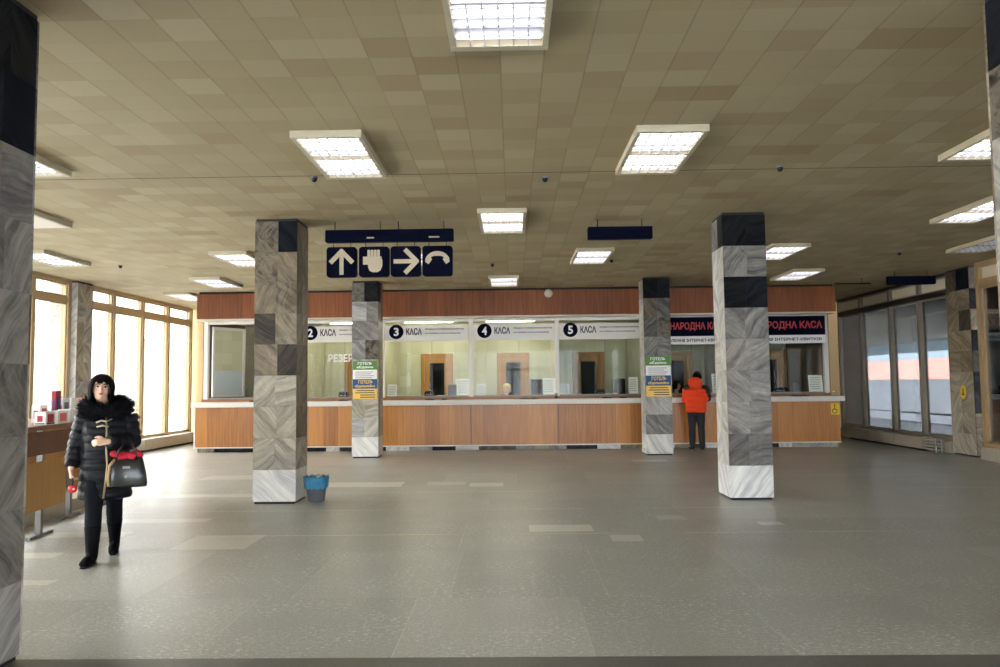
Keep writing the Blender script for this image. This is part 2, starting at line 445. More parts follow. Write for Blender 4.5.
struct('ceiling_office', MB().box(-7.55, 7.65, 18.3, 21.25, 3.22, 3.28), M['cream'], 'low cream ceiling inside the ticket office', 'ceiling')

def glazing(name, X, ys, sgn, fm, label, sill=.24, gm='glass'):
    """ys: mullion positions along y; sgn: direction into the room"""
    w = thing(name, label, 'window', (X,0,0), 0, None, 'structure')
    fr = MB()
    y0, y1 = ys[0], ys[-1]
    for y in ys: fr.box(-.07,.07, y-.055, y+.055, sill, ZC)
    tb = MB() if gm == 'dimming_glass' and fm == M['frame_grey'] else fr
    e = .075 if tb is not fr else .06
    tb.box(-e,e, y0, y1, 3.33, 3.45); tb.box(-.08,.08, y0, y1, 3.74, ZC); fr.box(-.09,.09, y0, y1, sill, sill+.08)
    if tb is not fr: obj('transom_bar', tb, M['frame_dark'], w)
    for a, b in zip(ys, ys[1:]):      # thin sashes
        for za, zb in ((sill+.08, 3.33), (3.45, 3.74)):
            fr.box(-.035,.035, a+.05, a+.085, za, zb); fr.box(-.035,.035, b-.085, b-.05, za, zb)
            fr.box(-.035,.035, a+.05, b-.05, za, za+.035); fr.box(-.035,.035, a+.05, b-.05, zb-.035, zb)
    f = obj('frame', fr, fm, w); f['kind'] = 'structure'
    p = obj('pane', MB().box(-.004,.004, y0, y1, sill, 3.4 if gm == 'dimming_glass' else ZC-.05), M[gm], w); p['kind'] = 'structure'
    if gm == 'dimming_glass': obj('transom_panel', MB().box(-.01,.01, y0, y1, 3.40, ZC-.03), M['cream'], w)
    s = obj('sill', MB().box(-.16,.16, y0, y1, 0, sill), M['stone'], w); s['kind'] = 'structure'
    return w
glazing('window_1', -XW, [-6.9,-5.4,-3.9,-2.4,-.9,.6,2.1,3.6,5.1,6.6,8.1,9.6,11.1,12.6,13.4,14.6,15.8], 1, M['frame_tan'], 'bright left window wall nearer than the left marble pilaster')
glazing('window_2', -XW, [16.56,17.62,19.04,20.46,21.92], 1, M['frame_tan'], 'bright left window wall between the marble pilaster and the ticket office')
glazing('window_3', XW, [16.3,17.5,18.84,20.42,21.75], -1, M['frame_grey'], 'right window wall with canopy and snow outside, beside the ticket office', gm='dimming_glass')
glazing('window_4', XW-.15, [-6.9,-5.4,-3.9,-2.4,-.9,.6,2.1,3.6,5.1,6.6,8.1,9.6,11.1,12.6,13.6,15.0], -1, M['frame_tan'], 'right window wall nearer than the right marble pilaster', gm='dimming_glass')
# entrance side behind the camera: glazed too
w5 = thing('window_5', 'glazed entrance front of the hall', 'window', (0,YF,0), 0, None, 'structure')
fr = MB()
for i in range(13): fr.box(-9.2+i*1.533-.06, -9.2+i*1.533+.06, -.07,.07, 0, ZC)
fr.box(-9.3,9.3,-.06,.06,2.3,2.42).box(-9.3,9.3,-.06,.06,0,.2).box(-9.3,9.3,-.06,.06,3.4,ZC)
obj('frame', fr, M['frame_grey'], w5); obj('pane', MB().box(-9.3,9.3,-.004,.004,.2,3.4), M['front_glass'], w5)

# ------------------------------------------------------------------ marble columns
def column(name, label, x0, x1, y0, y1, over=None, seed=1, z0=.03, z1=ZC-.035, kind='thing', nx=2, cat='column', grey=.5):
    r = random.Random(seed); over = over or {}
    cx, cy = (x0+x1)/2, (y0+y1)/2
    hx, hy = (x1-x0)/2, (y1-y0)/2
    root = thing(name, label, cat, (cx,cy,0), 0, 'marble columns', kind)
    mb = MB(); cols = []
    rows = 9; rh = (z1-z0)/rows; g = .0008
    def slab(a, b, c, d, e, f, tone, ang, sd):
        n0 = len(mb.f); mb.box(a,b,c,d,e,f); cols.extend([(tone,ang,sd)]*(len(mb.f)-n0))
    for face in 'fblr':
        for i in range(rows):            # row 0 at the top
            zt = z1-i*rh; zb = zt-rh
            if i == rows-1: split = [0,1]
            else: split = [0, r.choice([.5,.55,.46]), 1]
            ov = over.get(face, {}).get(i)
            if ov and len(ov) == 1: split = [0,1]
            for k in range(len(split)-1):
                if ov: tone = ov[min(k,len(ov)-1)]
                else:
                    tone = (r.choice([.1,.25,.4,.5]) if i == 0 else r.choice([.95,1]) if i == rows-1 else
                            r.choice([.3,.45,.55,.6,.62,.68,.7]) if i < 5 else r.choice([.6,.68,.74,.8]))
                tone = min(1, max(0, tone+r.uniform(-.03,.03))); ang = r.choice([.25,.25,.25,.75,.75,.48])+r.uniform(-.07,.07); sd = r.random()*.49+(.505 if r.random() < grey else 0)
                a, b = split[k], split[k+1]
                if face in 'fb':
                    xa, xb = -hx+2*hx*a+g, -hx+2*hx*b-g
                    ya, yb = (-hy, -hy+.02) if face == 'f' else (hy-.02, hy)
                    slab(xa, xb, ya, yb, zb+g, zt-g, tone, ang, sd)
                else:
                    ya, yb = -hy+.02+(2*hy-.04)*a+g*.5, -hy+.02+(2*hy-.04)*b-g*.5
                    xa, xb = (-hx, -hx+.02) if face == 'l' else (hx-.02, hx)
                    slab(xa, xb, ya, yb, zb+g, zt-g, tone, ang, sd)
    o = obj('marble_cladding', mb, M['marble'], root)
    at = o.data.attributes.new('slab', 'FLOAT_COLOR', 'FACE')
    for i, c3 in enumerate(cols): at.data[i].color = (*c3, 1)
    obj('core', MB().box(-hx+.012,hx-.012,-hy+.012,hy-.012,z0,z1), M['grout'], root)
    obj('plinth', MB().box(-hx+.02,hx-.02,-hy+.02,hy-.02,0,z0), M['kick'], root)
    obj('top_gap', MB().box(-hx+.01,hx-.01,-hy+.01,hy-.01,z1,ZC), M['kick'], root)
    return root
D = .57
def colx(side): return (-2.882-D, -2.882) if side == 'L' else (2.834, 2.834+D)
ovL1 = {'f': {0:[.36,.06],1:[.44,.47],2:[.47,.42],3:[.31,.54],4:[.5,.3],5:[.74,.74],6:[.7,.72],7:[.72,.74],8:[1]},  # slab tones, upper rows also darkened so the colour carries light falloff
        'r': {i:[.42,.5] for i in range(7)}|{7:[.7,.7],8:[.9]}}
column('marble_column', 'tan and grey veined marble column with a bin at its foot', *colx('L'), 10.19, 10.19+D, ovL1, 11, grey=0)
ovR1 = {'f': {0:[.03,.05],1:[.48,.46],2:[.06,.1],3:[.5,.5],4:[.5,.52],5:[.52,.54],6:[.54,.56],7:[.44,.44],8:[.95]},
        'l': {0:[.1,.5]}|{i:[.82,.85] for i in range(1,8)}|{8:[1]}}
column('marble_column', 'dark-topped marble column beside the man in the orange jacket', *colx('R'), 10.19, 10.19+D, ovR1, 23, grey=0.9)
ovL2 = {'f': {0:[.4,.12],1:[.78,.5],2:[.56],3:[.66,.32],4:[.66,.66],5:[.7,.7],6:[.72,.76],7:[.76,.8],8:[1]}}
column('marble_column', 'far marble column with hotel posters between ticket windows 2 and 3', *colx('L'), 16.46, 16.46+D, ovL2, 35, grey=0.4)
ovR2 = {'f': {0:[.05,.1],1:[.45,.42],2:[.45,.3],3:[.52,.52],4:[.55,.6],5:[.62,.62],6:[.7,.74],7:[.5,.52],8:[.96]},
        'l': {0:[.5,.6]}|{i:[.8,.84] for i in range(1,8)}|{8:[1]}}
column('marble_column', 'far marble column with hotel posters left of the man in orange', *colx('R'), 16.46, 16.46+D, ovR2, 47, grey=0.7)
ovN = {'r': {0:[.06,.1],1:[.08,.04],2:[.52,.5],3:[.53,.56],4:[.55,.53],5:[.4,.43],6:[.52,.5],7:[.44,.47],8:[.74]}}
column('marble_column', 'nearest marble column at the left edge, nearer than the kiosk', -2.85-D, -2.85, 3.915, 3.915+D, ovN, 59, grey=0.8)
column('marble_column', 'nearest marble column cut off by the right edge', *colx('R'), 3.915, 3.915+D, {'l':{0:[.1,.1],1:[.3,.3]}}, 61)
ovW = {'l': {0:[.05,.3],1:[.5,.45],2:[.3,.56],3:[.6,.6],4:[.5,.55],5:[.66,.7],6:[.7,.7],7:[.7,.72],8:[.72,.72]},
       'f': {0:[.35,.35],1:[.08,.08],2:[.55,.55],3:[.05,.05],4:[.3,.3],5:[.15,.15],6:[.2,.2],7:[.5,.5],8:[.32]}}
column('marble_pillar', 'brown marble pilaster with a yellow sticker in the right window wall', 9.15, 9.75, 15.37, 16.2, ovW, 71, grey=0)
column('marble_pillar', 'grey marble pilaster in the left window wall behind the woman', -9.7, -9.12, 15.88, 16.48, {'f': {i:[.82,.84] for i in range(9)}, 'r': {i:[.66,.68] for i in range(9)}}, 83)
# outside piers seen through the right glass
column('exterior_pier', 'blue-grey marble pier outside the far right pane', 9.55, 10.12, 22.45, 23.0, {'f': {i:[.8,.84] for i in range(9)}, 'l': {i:[.66,.5] for i in range(9)}}, 91, kind='structure')
column('exterior_pier', 'blue-grey marble pier outside the nearest right pane', 9.95, 12.6, 15.9, 16.6, {'f': {i:[.84,.78] for i in range(9)}}, 97, kind='structure')

# yellow sticker on the right pilaster
st = thing('round_sticker', 'yellow oval sticker on the right marble pilaster', 'sticker', (9.147,15.75,1.28))
mb = MB(); mb.add([(0, .10*math.cos(2*PI*k/20), .14*math.sin(2*PI*k/20)) for k in range(20)]+[(-.003, .10*math.cos(2*PI*k/20), .14*math.sin(2*PI*k/20)) for k in range(20)],
   [tuple(range(20,40)), tuple(range(19,-1,-1))]+[(k,(k+1)%20,20+(k+1)%20,20+k) for k in range(20)])
obj('sticker_sheet', mb, M['sticker'], st)
obj('pictogram', MB().ell((-.004,0,.055),.002,.022,.022,10,6).box(-.006,-.003,-.015,.015,-.04,.03).box(-.006,-.003,-.045,.045,-.055,-.035), M['black'], st)

# ------------------------------------------------------------------ ceiling lights
def fixture(lit=True):
    t = thing('ceiling_light', 'x', 'ceiling light', (0,0,ZC), 0, 'louvred fluorescent ceiling lights')
    W, L, H = .32, .70, .065
    b = MB()
    b.box(-W,W,-L,L,-.012,0)
    fr = MB()
    for x0,x1,y0,y1 in ((-W,W,-L,-L+.045),(-W,W,L-.07,L),(-W,-W+.04,-L+.045,L-.07),(W-.04,W,-L+.045,L-.07),(-W+.04,W-.04,-.03,.0)):
        fr.box(x0,x1,y0,y1,-H,-.012)
    obj('housing', b, M['lamp_frame'], t)
    obj('frame', fr, M['lamp_frame'], t, bevel=.004)
    for ya, yb in ((-L+.045,-.03),(0,L-.07)):
        lv = MB(); n = 6
        for i in range(1, n):
            x = -W+.04+(2*W-.08)*i/n; lv.box(x-.004,x+.004,ya,yb,-H+.004,-.045)
        for i in range(1, 5):
            y = ya+(yb-ya)*i/5
            lv.box(-W+.04,W-.04,y-.004,y+.004,-H+.004,-.045)
        obj('louver', lv, M['louver'], t)
        for i in range(4):
            y = ya+(yb-ya)*(i+.5)/4
            obj('tube', MB().cyl((-W+.05,y,-.034),(W-.05,y,-.034),.016,8), M['lit'] if lit else M['unlit'], t)
        obj('reflector', MB().box(-W+.04,W-.04,ya,yb,-.016,-.012), M['reflector'] if lit else M['grey'], t)
    return t
LIGHTS = [(-.06,4.17,'large louvred ceiling light nearest the camera, top centre'),
 (-1.63,7.27,'lit ceiling light in front of the left column and its hanging pictogram sign'),
 (1.44,7.27,'lit ceiling light in front of the dark-topped right column'),
 (-4.88,7.02,'lit ceiling light partly hidden by the near left column, nearest of three there'),
 (4.66,6.95,'lit ceiling light nearest the right edge, frontmost of three there'),
 (-.11,10.38,'lit ceiling light in the middle between the two hanging signs'),
 (6.27,10.1,'lit ceiling light at the right edge, second of three there'),
 (-4.72,13.2,'lit ceiling light just left of the left column top'),
 (1.42,13.38,'lit ceiling light behind the blank hanging sign'),
 (4.62,13.2,'lit ceiling light just right of the dark-topped column'),
 (-7.9,12.85,'lit ceiling light near the left windows, third behind the near left column'),
 (-.16,16.5,'small lit ceiling light directly above ticket window 4'),
 (-6.3,16.15,'lit ceiling light above the left end of the wooden fascia'),
 (6.02,16.1,'lit ceiling light above the right end of the wooden fascia'),
 (-7.95,18.6,'far lit ceiling light left of the wooden fascia end'),
 (-1.63,13.35,'lit ceiling light hidden behind the hanging pictogram panels')]
fx = fixture(True)
for i, (x, y, lab) in enumerate(LIGHTS):
    y += .06
    if i == 0: fx.location = (x,y,ZC); fx['label'] = lab
    else: dup(fx, (x,y,ZC), lab)
fp = fixture(False); fp.location = (-6.33,9.6,ZC); fp['label'] = 'unlit plain cream ceiling light behind the near left column, second of three there'
obj('diffuser', MB().box(-.285,.285,-.66,.64,-.068,-.064), M['cream'], fp)
fu = fixture(False); fu.location = (7.95,12.75,ZC); fu['label'] = 'unlit dark ceiling light at the right edge above the pilaster'

# ceiling dots
dets = [(-2.12,8.14,'small dark ceiling detector beside the left front light'),(.384,8.285,'small dark ceiling detector in the middle, on the ceiling joint'),
        (2.85,8.0,'small dark ceiling detector right of the right front light'),(-.35,14.3,'small dark ceiling detector in front of the light above window 4'),
        (1.85,14.0,'small dark ceiling detector at the corner of the light behind the blank sign'),(6.9,13.6,'small dark ceiling detector far right before the window wall'),
        (-7.2,13.9,'small dark ceiling detector near the left windows')]
d0 = thing('ceiling_detector', dets[0][2], 'detector', (dets[0][0],dets[0][1],ZC), 0, 'ceiling detectors')
obj('base', MB().cyl((0,0,-.015),(0,0,0),.038,14), M['grey'], d0)
obj('sensor_head', MB().lathe([(.03,-.015),(.03,-.035),(.018,-.055),(.001,-.06)],14), M['black'], d0)
for x, y, lab in dets[1:]: dup(d0, (x,y,ZC), lab)

# ------------------------------------------------------------------ hanging signs
def rr(x0,x1,z0,z1,r,n=5):
    p = []
    for cx,cz,a in ((x1-r,z1-r,0),(x0+r,z1-r,PI/2),(x0+r,z0+r,PI),(x1-r,z0+r,1.5*PI)):
        for i in range(n+1):
            t = a+PI/2*i/n; p.append((cx+r*math.cos(t), cz+r*math.sin(t)))
    return p
sg = thing('pictogram_sign', 'navy hanging sign with arrows, hand and telephone pictograms', 'sign', (-1.67,10.45,ZC))
X0 = -1.67
obj('sign_bar', MB().prism(rr(-.885,.885,-.29,-.12,.02),-.05,.05), M['navy'], sg)
for x in (-.76,-.13,.12,.75):
    obj('hanging_rod', MB().cyl((x,0,-.12),(x,0,0),.006,8), M['black'], sg)
obj('lamp_slot', MB().box(-.31,-.21,-.053,-.05,-.245,-.225).box(.545,.69,-.053,-.05,-.245,-.225), M['sign_ink'], sg)
for i, xc in enumerate((-.66,-.213,.223,.66)):
    p = obj('pictogram_panel', MB().prism(rr(xc-.208,xc+.208,-.775,-.355,.045),-.035,.035), M['navy'], sg)
    for dx in (-.12,.12): obj('link', MB().cyl((xc+dx,0,-.36),(xc+dx,0,-.285),.005,6), M['black'], p)
    mb = MB(); zc = -.565
    stn = [0]
    def strip(a, b, w):
        stn[0] += 1
        a = Vector((a[0],a[1])); b = Vector((b[0],b[1])); d = (b-a).normalized(); nrm = Vector((-d.y,d.x))*w/2
        mb.prism([(xc+q.x, zc+q.y) for q in (a+nrm, a-nrm, b-nrm, b+nrm)], -.040-.0012*stn[0], -.035)
    if i == 0:
        strip((0,-.175),(0,.13),.055); strip((-.155,-.01),(.015,.165),.062); strip((.155,-.01),(-.015,.165),.062)
    elif i == 1:
        mb.prism([(xc+a,zc+b) for a,b in ((-.08,.02),(-.08,-.08),(-.06,-.125),(-.02,-.145),(.05,-.145),(.09,-.12),(.115,-.06),(.115,.03),(.075,.03))], -.041,-.035)
        for k in range(4):
            xx = -.09+k*.044; mb.prism(rr(xc+xx,xc+xx+.038,zc+.0,zc+.165,.012,3), -.041,-.035)
        mb.prism([(xc+a,zc+b) for a,b in ((-.15,.07),(-.15,-.04),(-.06,-.04),(.105,-.04),(.105,.07),(-.06,.07))], -.043,-.036)
    elif i == 2:
        strip((-.165,0),(.12,0),.058); strip((-.01,.165),(.165,-.012),.062); strip((-.01,-.165),(.165,.012),.062)
    else:
        n = 14; out = []; inn = []
        for k in range(n+1):
            t = PI*(.06+.88*k/n); out.append((xc+.175*math.cos(t), zc-.02+.155*math.sin(t))); inn.append((xc+.075*math.cos(t), zc-.015+.075*math.sin(t)))
        inn = [(x, max(z, zc+.03)) if abs(x-xc) < .06 else (x, z) for x, z in inn]
        mb.prism([(xc+.12,zc-.045),(xc+.168,zc-.01)]+out[1:-1]+[(xc-.168,zc-.01),(xc-.12,zc-.045),(xc-.075,zc+.02),(xc-.09,zc+.05),(xc-.05,zc+.07),(xc+.05,zc+.07),(xc+.09,zc+.05),(xc+.075,zc+.02)], -.041,-.035)
    obj('pictogram', mb, M['sign_ink'], p)
def blank_sign(label, x, y, half):
    t = thing('blank_sign', label, 'sign', (x,y,ZC), 0, 'blank hanging signs')
    obj('sign_bar', MB().prism(rr(-half,half,-.285,-.115,.015),-.05,.05), M['navy'], t)
    for sx in (-.69,.69):
        obj('hanging_rod', MB().cyl((sx*half,0,-.12),(sx*half,0,0),.006,8), M['black'], t)
    return t
blank_sign('blank navy hanging sign bar in the middle of the hall', 1.508, 10.5, .443)
blank_sign('blank navy hanging sign bar at the right before the windows', 8.33, 16.0, .488)
t = thing('ceiling_rail', 'thin dark rail hung below the ceiling at the right end of the fascia', 'rail', (7.56,17.0,ZC))
obj('rail_bar', MB().box(-.39,.39,-.02,.02,-.14,-.115), M['black'], t)
obj('hanging_rod', MB().cyl((.21,0,-.115),(.21,0,0),.006,8), M['black'], t)

# ------------------------------------------------------------------ ticket counter, fascia, booths
YC = 18.15
tc = thing('ticket_counter', 'long orange wood ticket counter with white ledge and marble plinth', 'counter', (0,YC,0))
seams = [-7.53,-5.20,-3.12,-.99,1.08,3.14,5.22,7.67]
for a, b in zip(seams, seams[1:]):
    obj('front_panel', MB().box(a+.012,b-.012,0,.03,.125,1.065), M['wood'], tc)
obj('carcass', MB().box(-7.53,7.67,.03,.4,.125,1.065), M['wood_dark'], tc)
obj('bottom_rail', MB().box(-7.53,7.67,-.012,.035,.10,.128), M['white'], tc)
obj('ledge', MB().box(-7.6,7.74,-.12,.42,1.065,1.185), M['white'], tc, bevel=.012)
obj('clerk_worktop', MB().box(-7.3,7.4,.70,1.15,.96,1.0), M['wood_desk'], tc)
obj('back_riser', MB().box(-7.5,7.6,.26,.70,1.185,1.255), M['wood_desk'], tc)
obj('end_panel', MB().box(-7.57,-7.53,0,.42,.1,1.065), M['white'], tc)
pl = MB(); x = -7.5; cols = []
rp = random.Random(4)
while x < 7.6:
    w = rp.choice([.22,.4,.55,.32]); e = min(7.62, x+w); n0 = len(pl.f)
    pl.box(x+.004, e-.004, .06,.1,0,.1); cols += [(rp.choice([.2,.35,.62,.75,.95,1]), rp.random(), rp.random())]*(len(pl.f)-n0); x = e
po = obj('marble_plinth', pl, M['marble'], tc)
at = po.data.attributes.new('slab', 'FLOAT_COLOR', 'FACE')
for i, c3 in enumerate(cols): at.data[i].color = (*c3, 1)
obj('plinth_base', MB().box(-7.5,7.62,.1,.35,0,.125), M['kick'], tc)

fa = thing('wooden_fascia', 'varnished wood fascia running above all the ticket windows', 'fascia', (0,18.05,0))
obj('veneer_panel', MB().box(-7.49,7.61,0,.04,3.165,3.76), M['wood_fascia'], fa)
obj('backing', MB().box(-7.48,7.60,.04,.4,3.19,3.76), M['wood_dark'], fa)
obj('shadow_gap', MB().box(-7.45,7.57,.03,.38,3.76,ZC), M['kick'], fa)
obj('lower_rail', MB().box(-7.49,7.61,.01,.42,3.13,3.185), M['cream'], fa)
sp = thing('wall_speaker', 'round white loudspeaker on the wooden fascia above window 5', 'speaker', (.875,18.05,3.67))
obj('dome', MB().ell((0,-.03,0),.10,.06,.10,20,12), M['cream'], sp)
obj('mount_ring', MB().cyl((0,-.02,0),(0,0,0),.112,20), M['grey'], sp)

YG = 18.45
B = [-7.40,-5.20,-3.12,-.99,1.08,3.14,5.22,7.50]
labs = ['leftmost ticket booth with an open glazed casement', 'ticket window 2 beside the big left column, marked reserve', 'ticket window 3 with lit tube and oak door behind',
        'ticket window 4 with a blonde clerk', 'ticket window 5 under the round loudspeaker, no tube lit', 'international ticket window where the man in orange stands', 'rightmost international ticket window beside the dark column']
TUBE = {1:-3.85, 2:-2.02, 3:-.04}
for i in range(7):
    a, b = B[i], B[i+1]; cx = (a+b)/2
    t = thing('ticket_booth', labs[i], 'ticket booth', (cx,YG,0), 0, 'ticket booths')
    hw = (b-a)/2
    # front frame of this booth
    obj('mullion', MB().box(-hw-.05,-hw+.05,-.05,.06,1.255,3.128), M['white'], t, bevel=.006)
    if i == 6: obj('mullion', MB().box(hw-.05,hw+.05,-.05,.06,1.255,3.128), M['white'], t, bevel=.006)
    obj('head_rail', MB().box(-hw+.05,hw-.05,-.03,.04,3.06,3.128), M['white'], t)
    obj('bottom_rail', MB().box(-hw+.05,hw-.05,-.02,.02,1.255,1.285), M['steel'], t)
    if i: 
        obj('glass_pane', MB().box(-hw+.05,hw-.05,-.004,.004,1.285,3.08), M['booth_glass'], t)
        obj('glass_joint', MB().box(.12-.004,.12+.004,-.006,.006,1.285,2.6), M['steel'], t)
    # partition to the next booth, with a white post at its far end
    if i < 6:
        pt = thing('partition', 'green partition between the ticket windows', 'partition', (b,YG,0), 0, 'partitions between the clerks', 'structure')
        obj('panel', MB().box(-.02,.02,.16,2.4,0,2.75), M['greentile'], pt)
        obj('end_post', MB().box(-.045,.045,2.4,2.48,0,3.22), M['cream'], pt)
    if 1 <= i <= 4:
        hd = obj('header_sign', MB().box(-hw+.06,hw-.06,-.03,-.008,2.60,2.98), M['white'], t)
        x0 = -hw+.16
        dc = obj('number_disc', MB().cyl((x0+.17,-.036,2.83),(x0+.17,-.03,2.83),.175,28,smooth=False), M['navy'], hd)
        lettering('numeral', str(i+1), (x0+.11,x0+.23,2.73,2.93), -.037, M['paper'], hd)
        lettering('lettering', 'КАСА', (x0+.41,x0+.79,2.75,2.92), -.031, M['ink'], hd)
        lettering('lettering', 'ПРОДАЖ ТА ПОВЕРНЕННЯ КВИТКІВ', (x0+.87,x0+1.80,2.865,2.905), -.031, M['ink'], hd)
        lettering('lettering', 'НА ПОЇЗДИ УСІХ НАПРЯМКІВ', (x0+.87,x0+1.72,2.765,2.805), -.031, M['ink'], hd)
    if i >= 5:
        hd = obj('header_sign', MB().box(-hw+.05,hw-.05,-.16,-.06,2.64,3.09), M['navy'], t, bevel=.005)
        x0, x1 = (3.40-cx, 5.12-cx) if i == 5 else (5.36-cx, 7.38-cx)
        lettering('lettering', 'МІЖНАРОДНА КАСА', (x0,x1,2.76,2.97), -.161, M['red_letter'], hd)
        sb = obj('white_strip', MB().box(-hw+.05,hw-.05,-.15,-.06,2.44,2.636), M['paper'], t)
        lettering('lettering', 'ОФОРМЛЕННЯ ІНТЕРНЕТ-КВИТКІВ', (x0+.02,x1-.02,2.50,2.575), -.151, M['ink'], sb)
    if i in TUBE:
        xx = TUBE[i]-cx
        tb = obj('tube_lamp', MB().cyl((xx-.58,.16,3.09),(xx+.58,.16,3.09),.03,12), M['booth_tube'], t)
        obj('tube_bracket', MB().box(xx-.6,xx+.6,.13,.19,3.125,3.18), M['white'], tb)
    if i == 1:
        lettering('window_lettering', 'РЕЗЕРВНА', (-4.44-cx,-3.42-cx,2.12,2.31), -.006, M['paper'], t)
    if i == 0:
        # casement leaf swung inwards
        lf = obj('casement_leaf', MB().box(0,.06,-.02,.02,1.30,3.02).box(.94,1.02,-.02,.02,1.30,3.02).box(.06,.94,-.02,.02,1.30,1.36).box(.06,.94,-.02,.02,2.95,3.02), M['white'], t, (-hw+.1,.1,0), (0,0,math.radians(62)))
        obj('frosted_film', MB().box(.06,.94,-.003,.003,1.36,1.95), M['frosted'], lf)
        obj('glass_pane', MB().box(.06,.94,-.003,.003,1.95,2.95), M['greentile'], lf)
        cb = thing('cupboard', 'tall brown cupboard inside the leftmost booth', 'cupboard', (cx+.45,20.8,0))
        obj('carcass', MB().box(-.5,.5,-.2,.25,0,2.9), M['brown_wall'], cb)
        for sx in (-1,1):
            dd = obj('door', MB().box(min(sx*.01,sx*.49),max(sx*.01,sx*.49),-.22,-.2,.05,2.85), M['brown_wall'], cb, bevel=.004)
            obj('handle', MB().box(sx*.05-.01,sx*.05+.01,-.245,-.22,1.0,1.2), M['steel'], dd)

# doors behind the clerks
def office_door(n, x0, x1, label):
    d = thing('door_%d' % n, label, 'door', ((x0+x1)/2,21.1,0), 0, None, 'structure')
    h = (x1-x0)/2
    obj('frame', MB().box(-h,-h+.1,-.06,.0,0,2.4).box(h-.1,h,-.06,0,0,2.4).box(-h+.1,h-.1,-.06,0,2.3,2.4), M['wood_door'], d, bevel=.008)
    obj('leaf', MB().box(-h+.1,-h+.24,-.03,0,0,2.3).box(h-.24,h-.1,-.03,0,0,2.3).box(-h+.24,h-.24,-.03,0,2.14,2.3).box(-h+.24,h-.24,-.03,0,0,.5), M['wood_door'], d)
    obj('glass_panel', MB().box(-h+.24,h-.24,-.02,-.01,.5,2.14), M['darkglass'], d)
    obj('handle', MB().cyl((h-.17,-.03,1.05),(h-.17,-.08,1.05),.012,8).cyl((h-.17,-.075,1.05),(h-.29,-.075,1.05),.01,8), M['steel'], d)
office_door(1, -2.515, -1.63, 'oak door behind ticket window 3')
office_door(2, -.416, .466, 'oak door with dark glass behind ticket window 4')
office_door(3, 1.645, 2.53, 'oak door with dark glass behind ticket window 5')
office_door(4, -4.62, -3.75, 'oak door behind ticket window 2, mostly hidden by the column')
office_door(5, 4.05, 4.93, 'oak door behind the clerk of the first international window')
office_door(6, 6.62, 7.46, 'oak door behind the rightmost ticket window')

# things on the ticket counter
def sheet(label, x0, x1, z0, z1, y=18.5, rows=6):
    t = thing('notice_stand', label, 'notice', ((x0+x1)/2,y,z0), 0, 'printed notices on the counter')
    h = (x1-x0)/2; H = z1-z0
    mb = MB().add([(-h,0,0),(h,0,0),(h,.06,H),(-h,.06,H),(-h,.006,0),(h,.006,0),(h,.066,H),(-h,.066,H)],[(0,1,2,3),(5,4,7,6),(0,4,5,1),(1,5,6,2),(2,6,7,3),(3,7,4,0)])
    obj('sheet', mb, M['paper'], t)
    pr = MB(); rq = random.Random(int(x0*100))
    for k in range(rows):
        zz = H*(.86-.125*k); yy = .06*zz/H-.003; e = h*rq.uniform(.45,.85)
        pr.box(-h*.8,e,yy,yy+.002,zz-.006,zz+.004)
    obj('printed_lines', pr, M['greyink'], t)
    obj('back_leg', MB().add([(-h*.7,.06,H*.9),(h*.7,.06,H*.9),(h*.7,.11,0),(-h*.7,.11,0),(-h*.7,.066,H*.9),(h*.7,.066,H*.9),(h*.7,.116,0),(-h*.7,.116,0)],[(0,1,2,3),(4,7,6,5),(0,4,5,1),(2,6,7,3),(1,5,6,2),(0,3,7,4)]), M['paper'], t)
ZR = 1.255
sheet('small white notice at the left of ticket window 3', -3.02,-2.79,ZR,1.56)
sheet('large white notice at the right of ticket window 3', -1.35,-1.02,ZR,1.68)
sheet('small white notice at the left of ticket window 4', -.87,-.63,ZR,1.555)
sheet('large white notice at the right of ticket window 4', .73,1.03,ZR,1.68)
sheet('small white notice at the left of ticket window 5', 1.13,1.365,ZR,1.535)
sheet('large white notice at the right of ticket window 5', 2.80,3.02,ZR,1.68)
sheet('large white notice at the rightmost ticket window', 7.10,7.43,ZR,1.68)
sheet('white notice behind the man in the orange jacket', 4.82,5.12,1.255,1.74, 18.62)
def monitor(label, x, y=18.98, w=.24, h=.27, rz=PI+0.2, z=1.0):
    t = thing('monitor', label, 'monitor', (x,y,z), rz, 'clerk monitors')
    obj('housing', MB().box(-w,w,-.02,.025,.22,.22+h*1.6), M['black'], t, bevel=.008)
    obj('screen', MB().box(-w+.015,w-.015,-.023,-.02,.24,.2+h*1.6), M['screen'], t)
    obj('stand', MB().box(-.03,.03,0,.03,.02,.24).box(-.12,.12,-.08,.1,0,.02), M['black'], t)
monitor('dark monitor beside the large notice in window 3', -1.48, w=.11, h=.2)
monitor('dark monitor beside the large notice in window 4', .60, w=.15)
monitor('dark monitor beside the large notice in window 5', 2.63, w=.15)
monitor('dark picture-like monitor in the rightmost window', 6.98, w=.13, h=.19)
def printer(label, x, y=18.6, w=.11, z=ZR):
    t = thing('receipt_printer', label, 'printer', (x,y,z), 0, 'receipt printers at the ticket windows')
    obj('body', MB().prism([(-w,0),(w,0),(w,.09),(w*.8,.14),(-w*.8,.14),(-w,.09)],-.08,.10), M['black'], t, bevel=.008)
    obj('paper_slot', MB().box(-w*.7,w*.7,-.083,-.08,.05,.065), M['grey'], t)
    obj('cover', MB().box(-w*.75,w*.75,-.06,.06,.14,.15), M['grey'], t)
printer('black receipt printer in ticket window 2', -4.1)
printer('black receipt printer in ticket window 3', -2.02)
printer('black receipt printer in ticket window 4', .08, 18.62)
printer('black receipt printer in ticket window 5', 2.11)
printer('black receipt printer in the rightmost ticket window', 6.44, w=.16)
printer('black receipt printer in the leftmost booth', -6.2, w=.1)
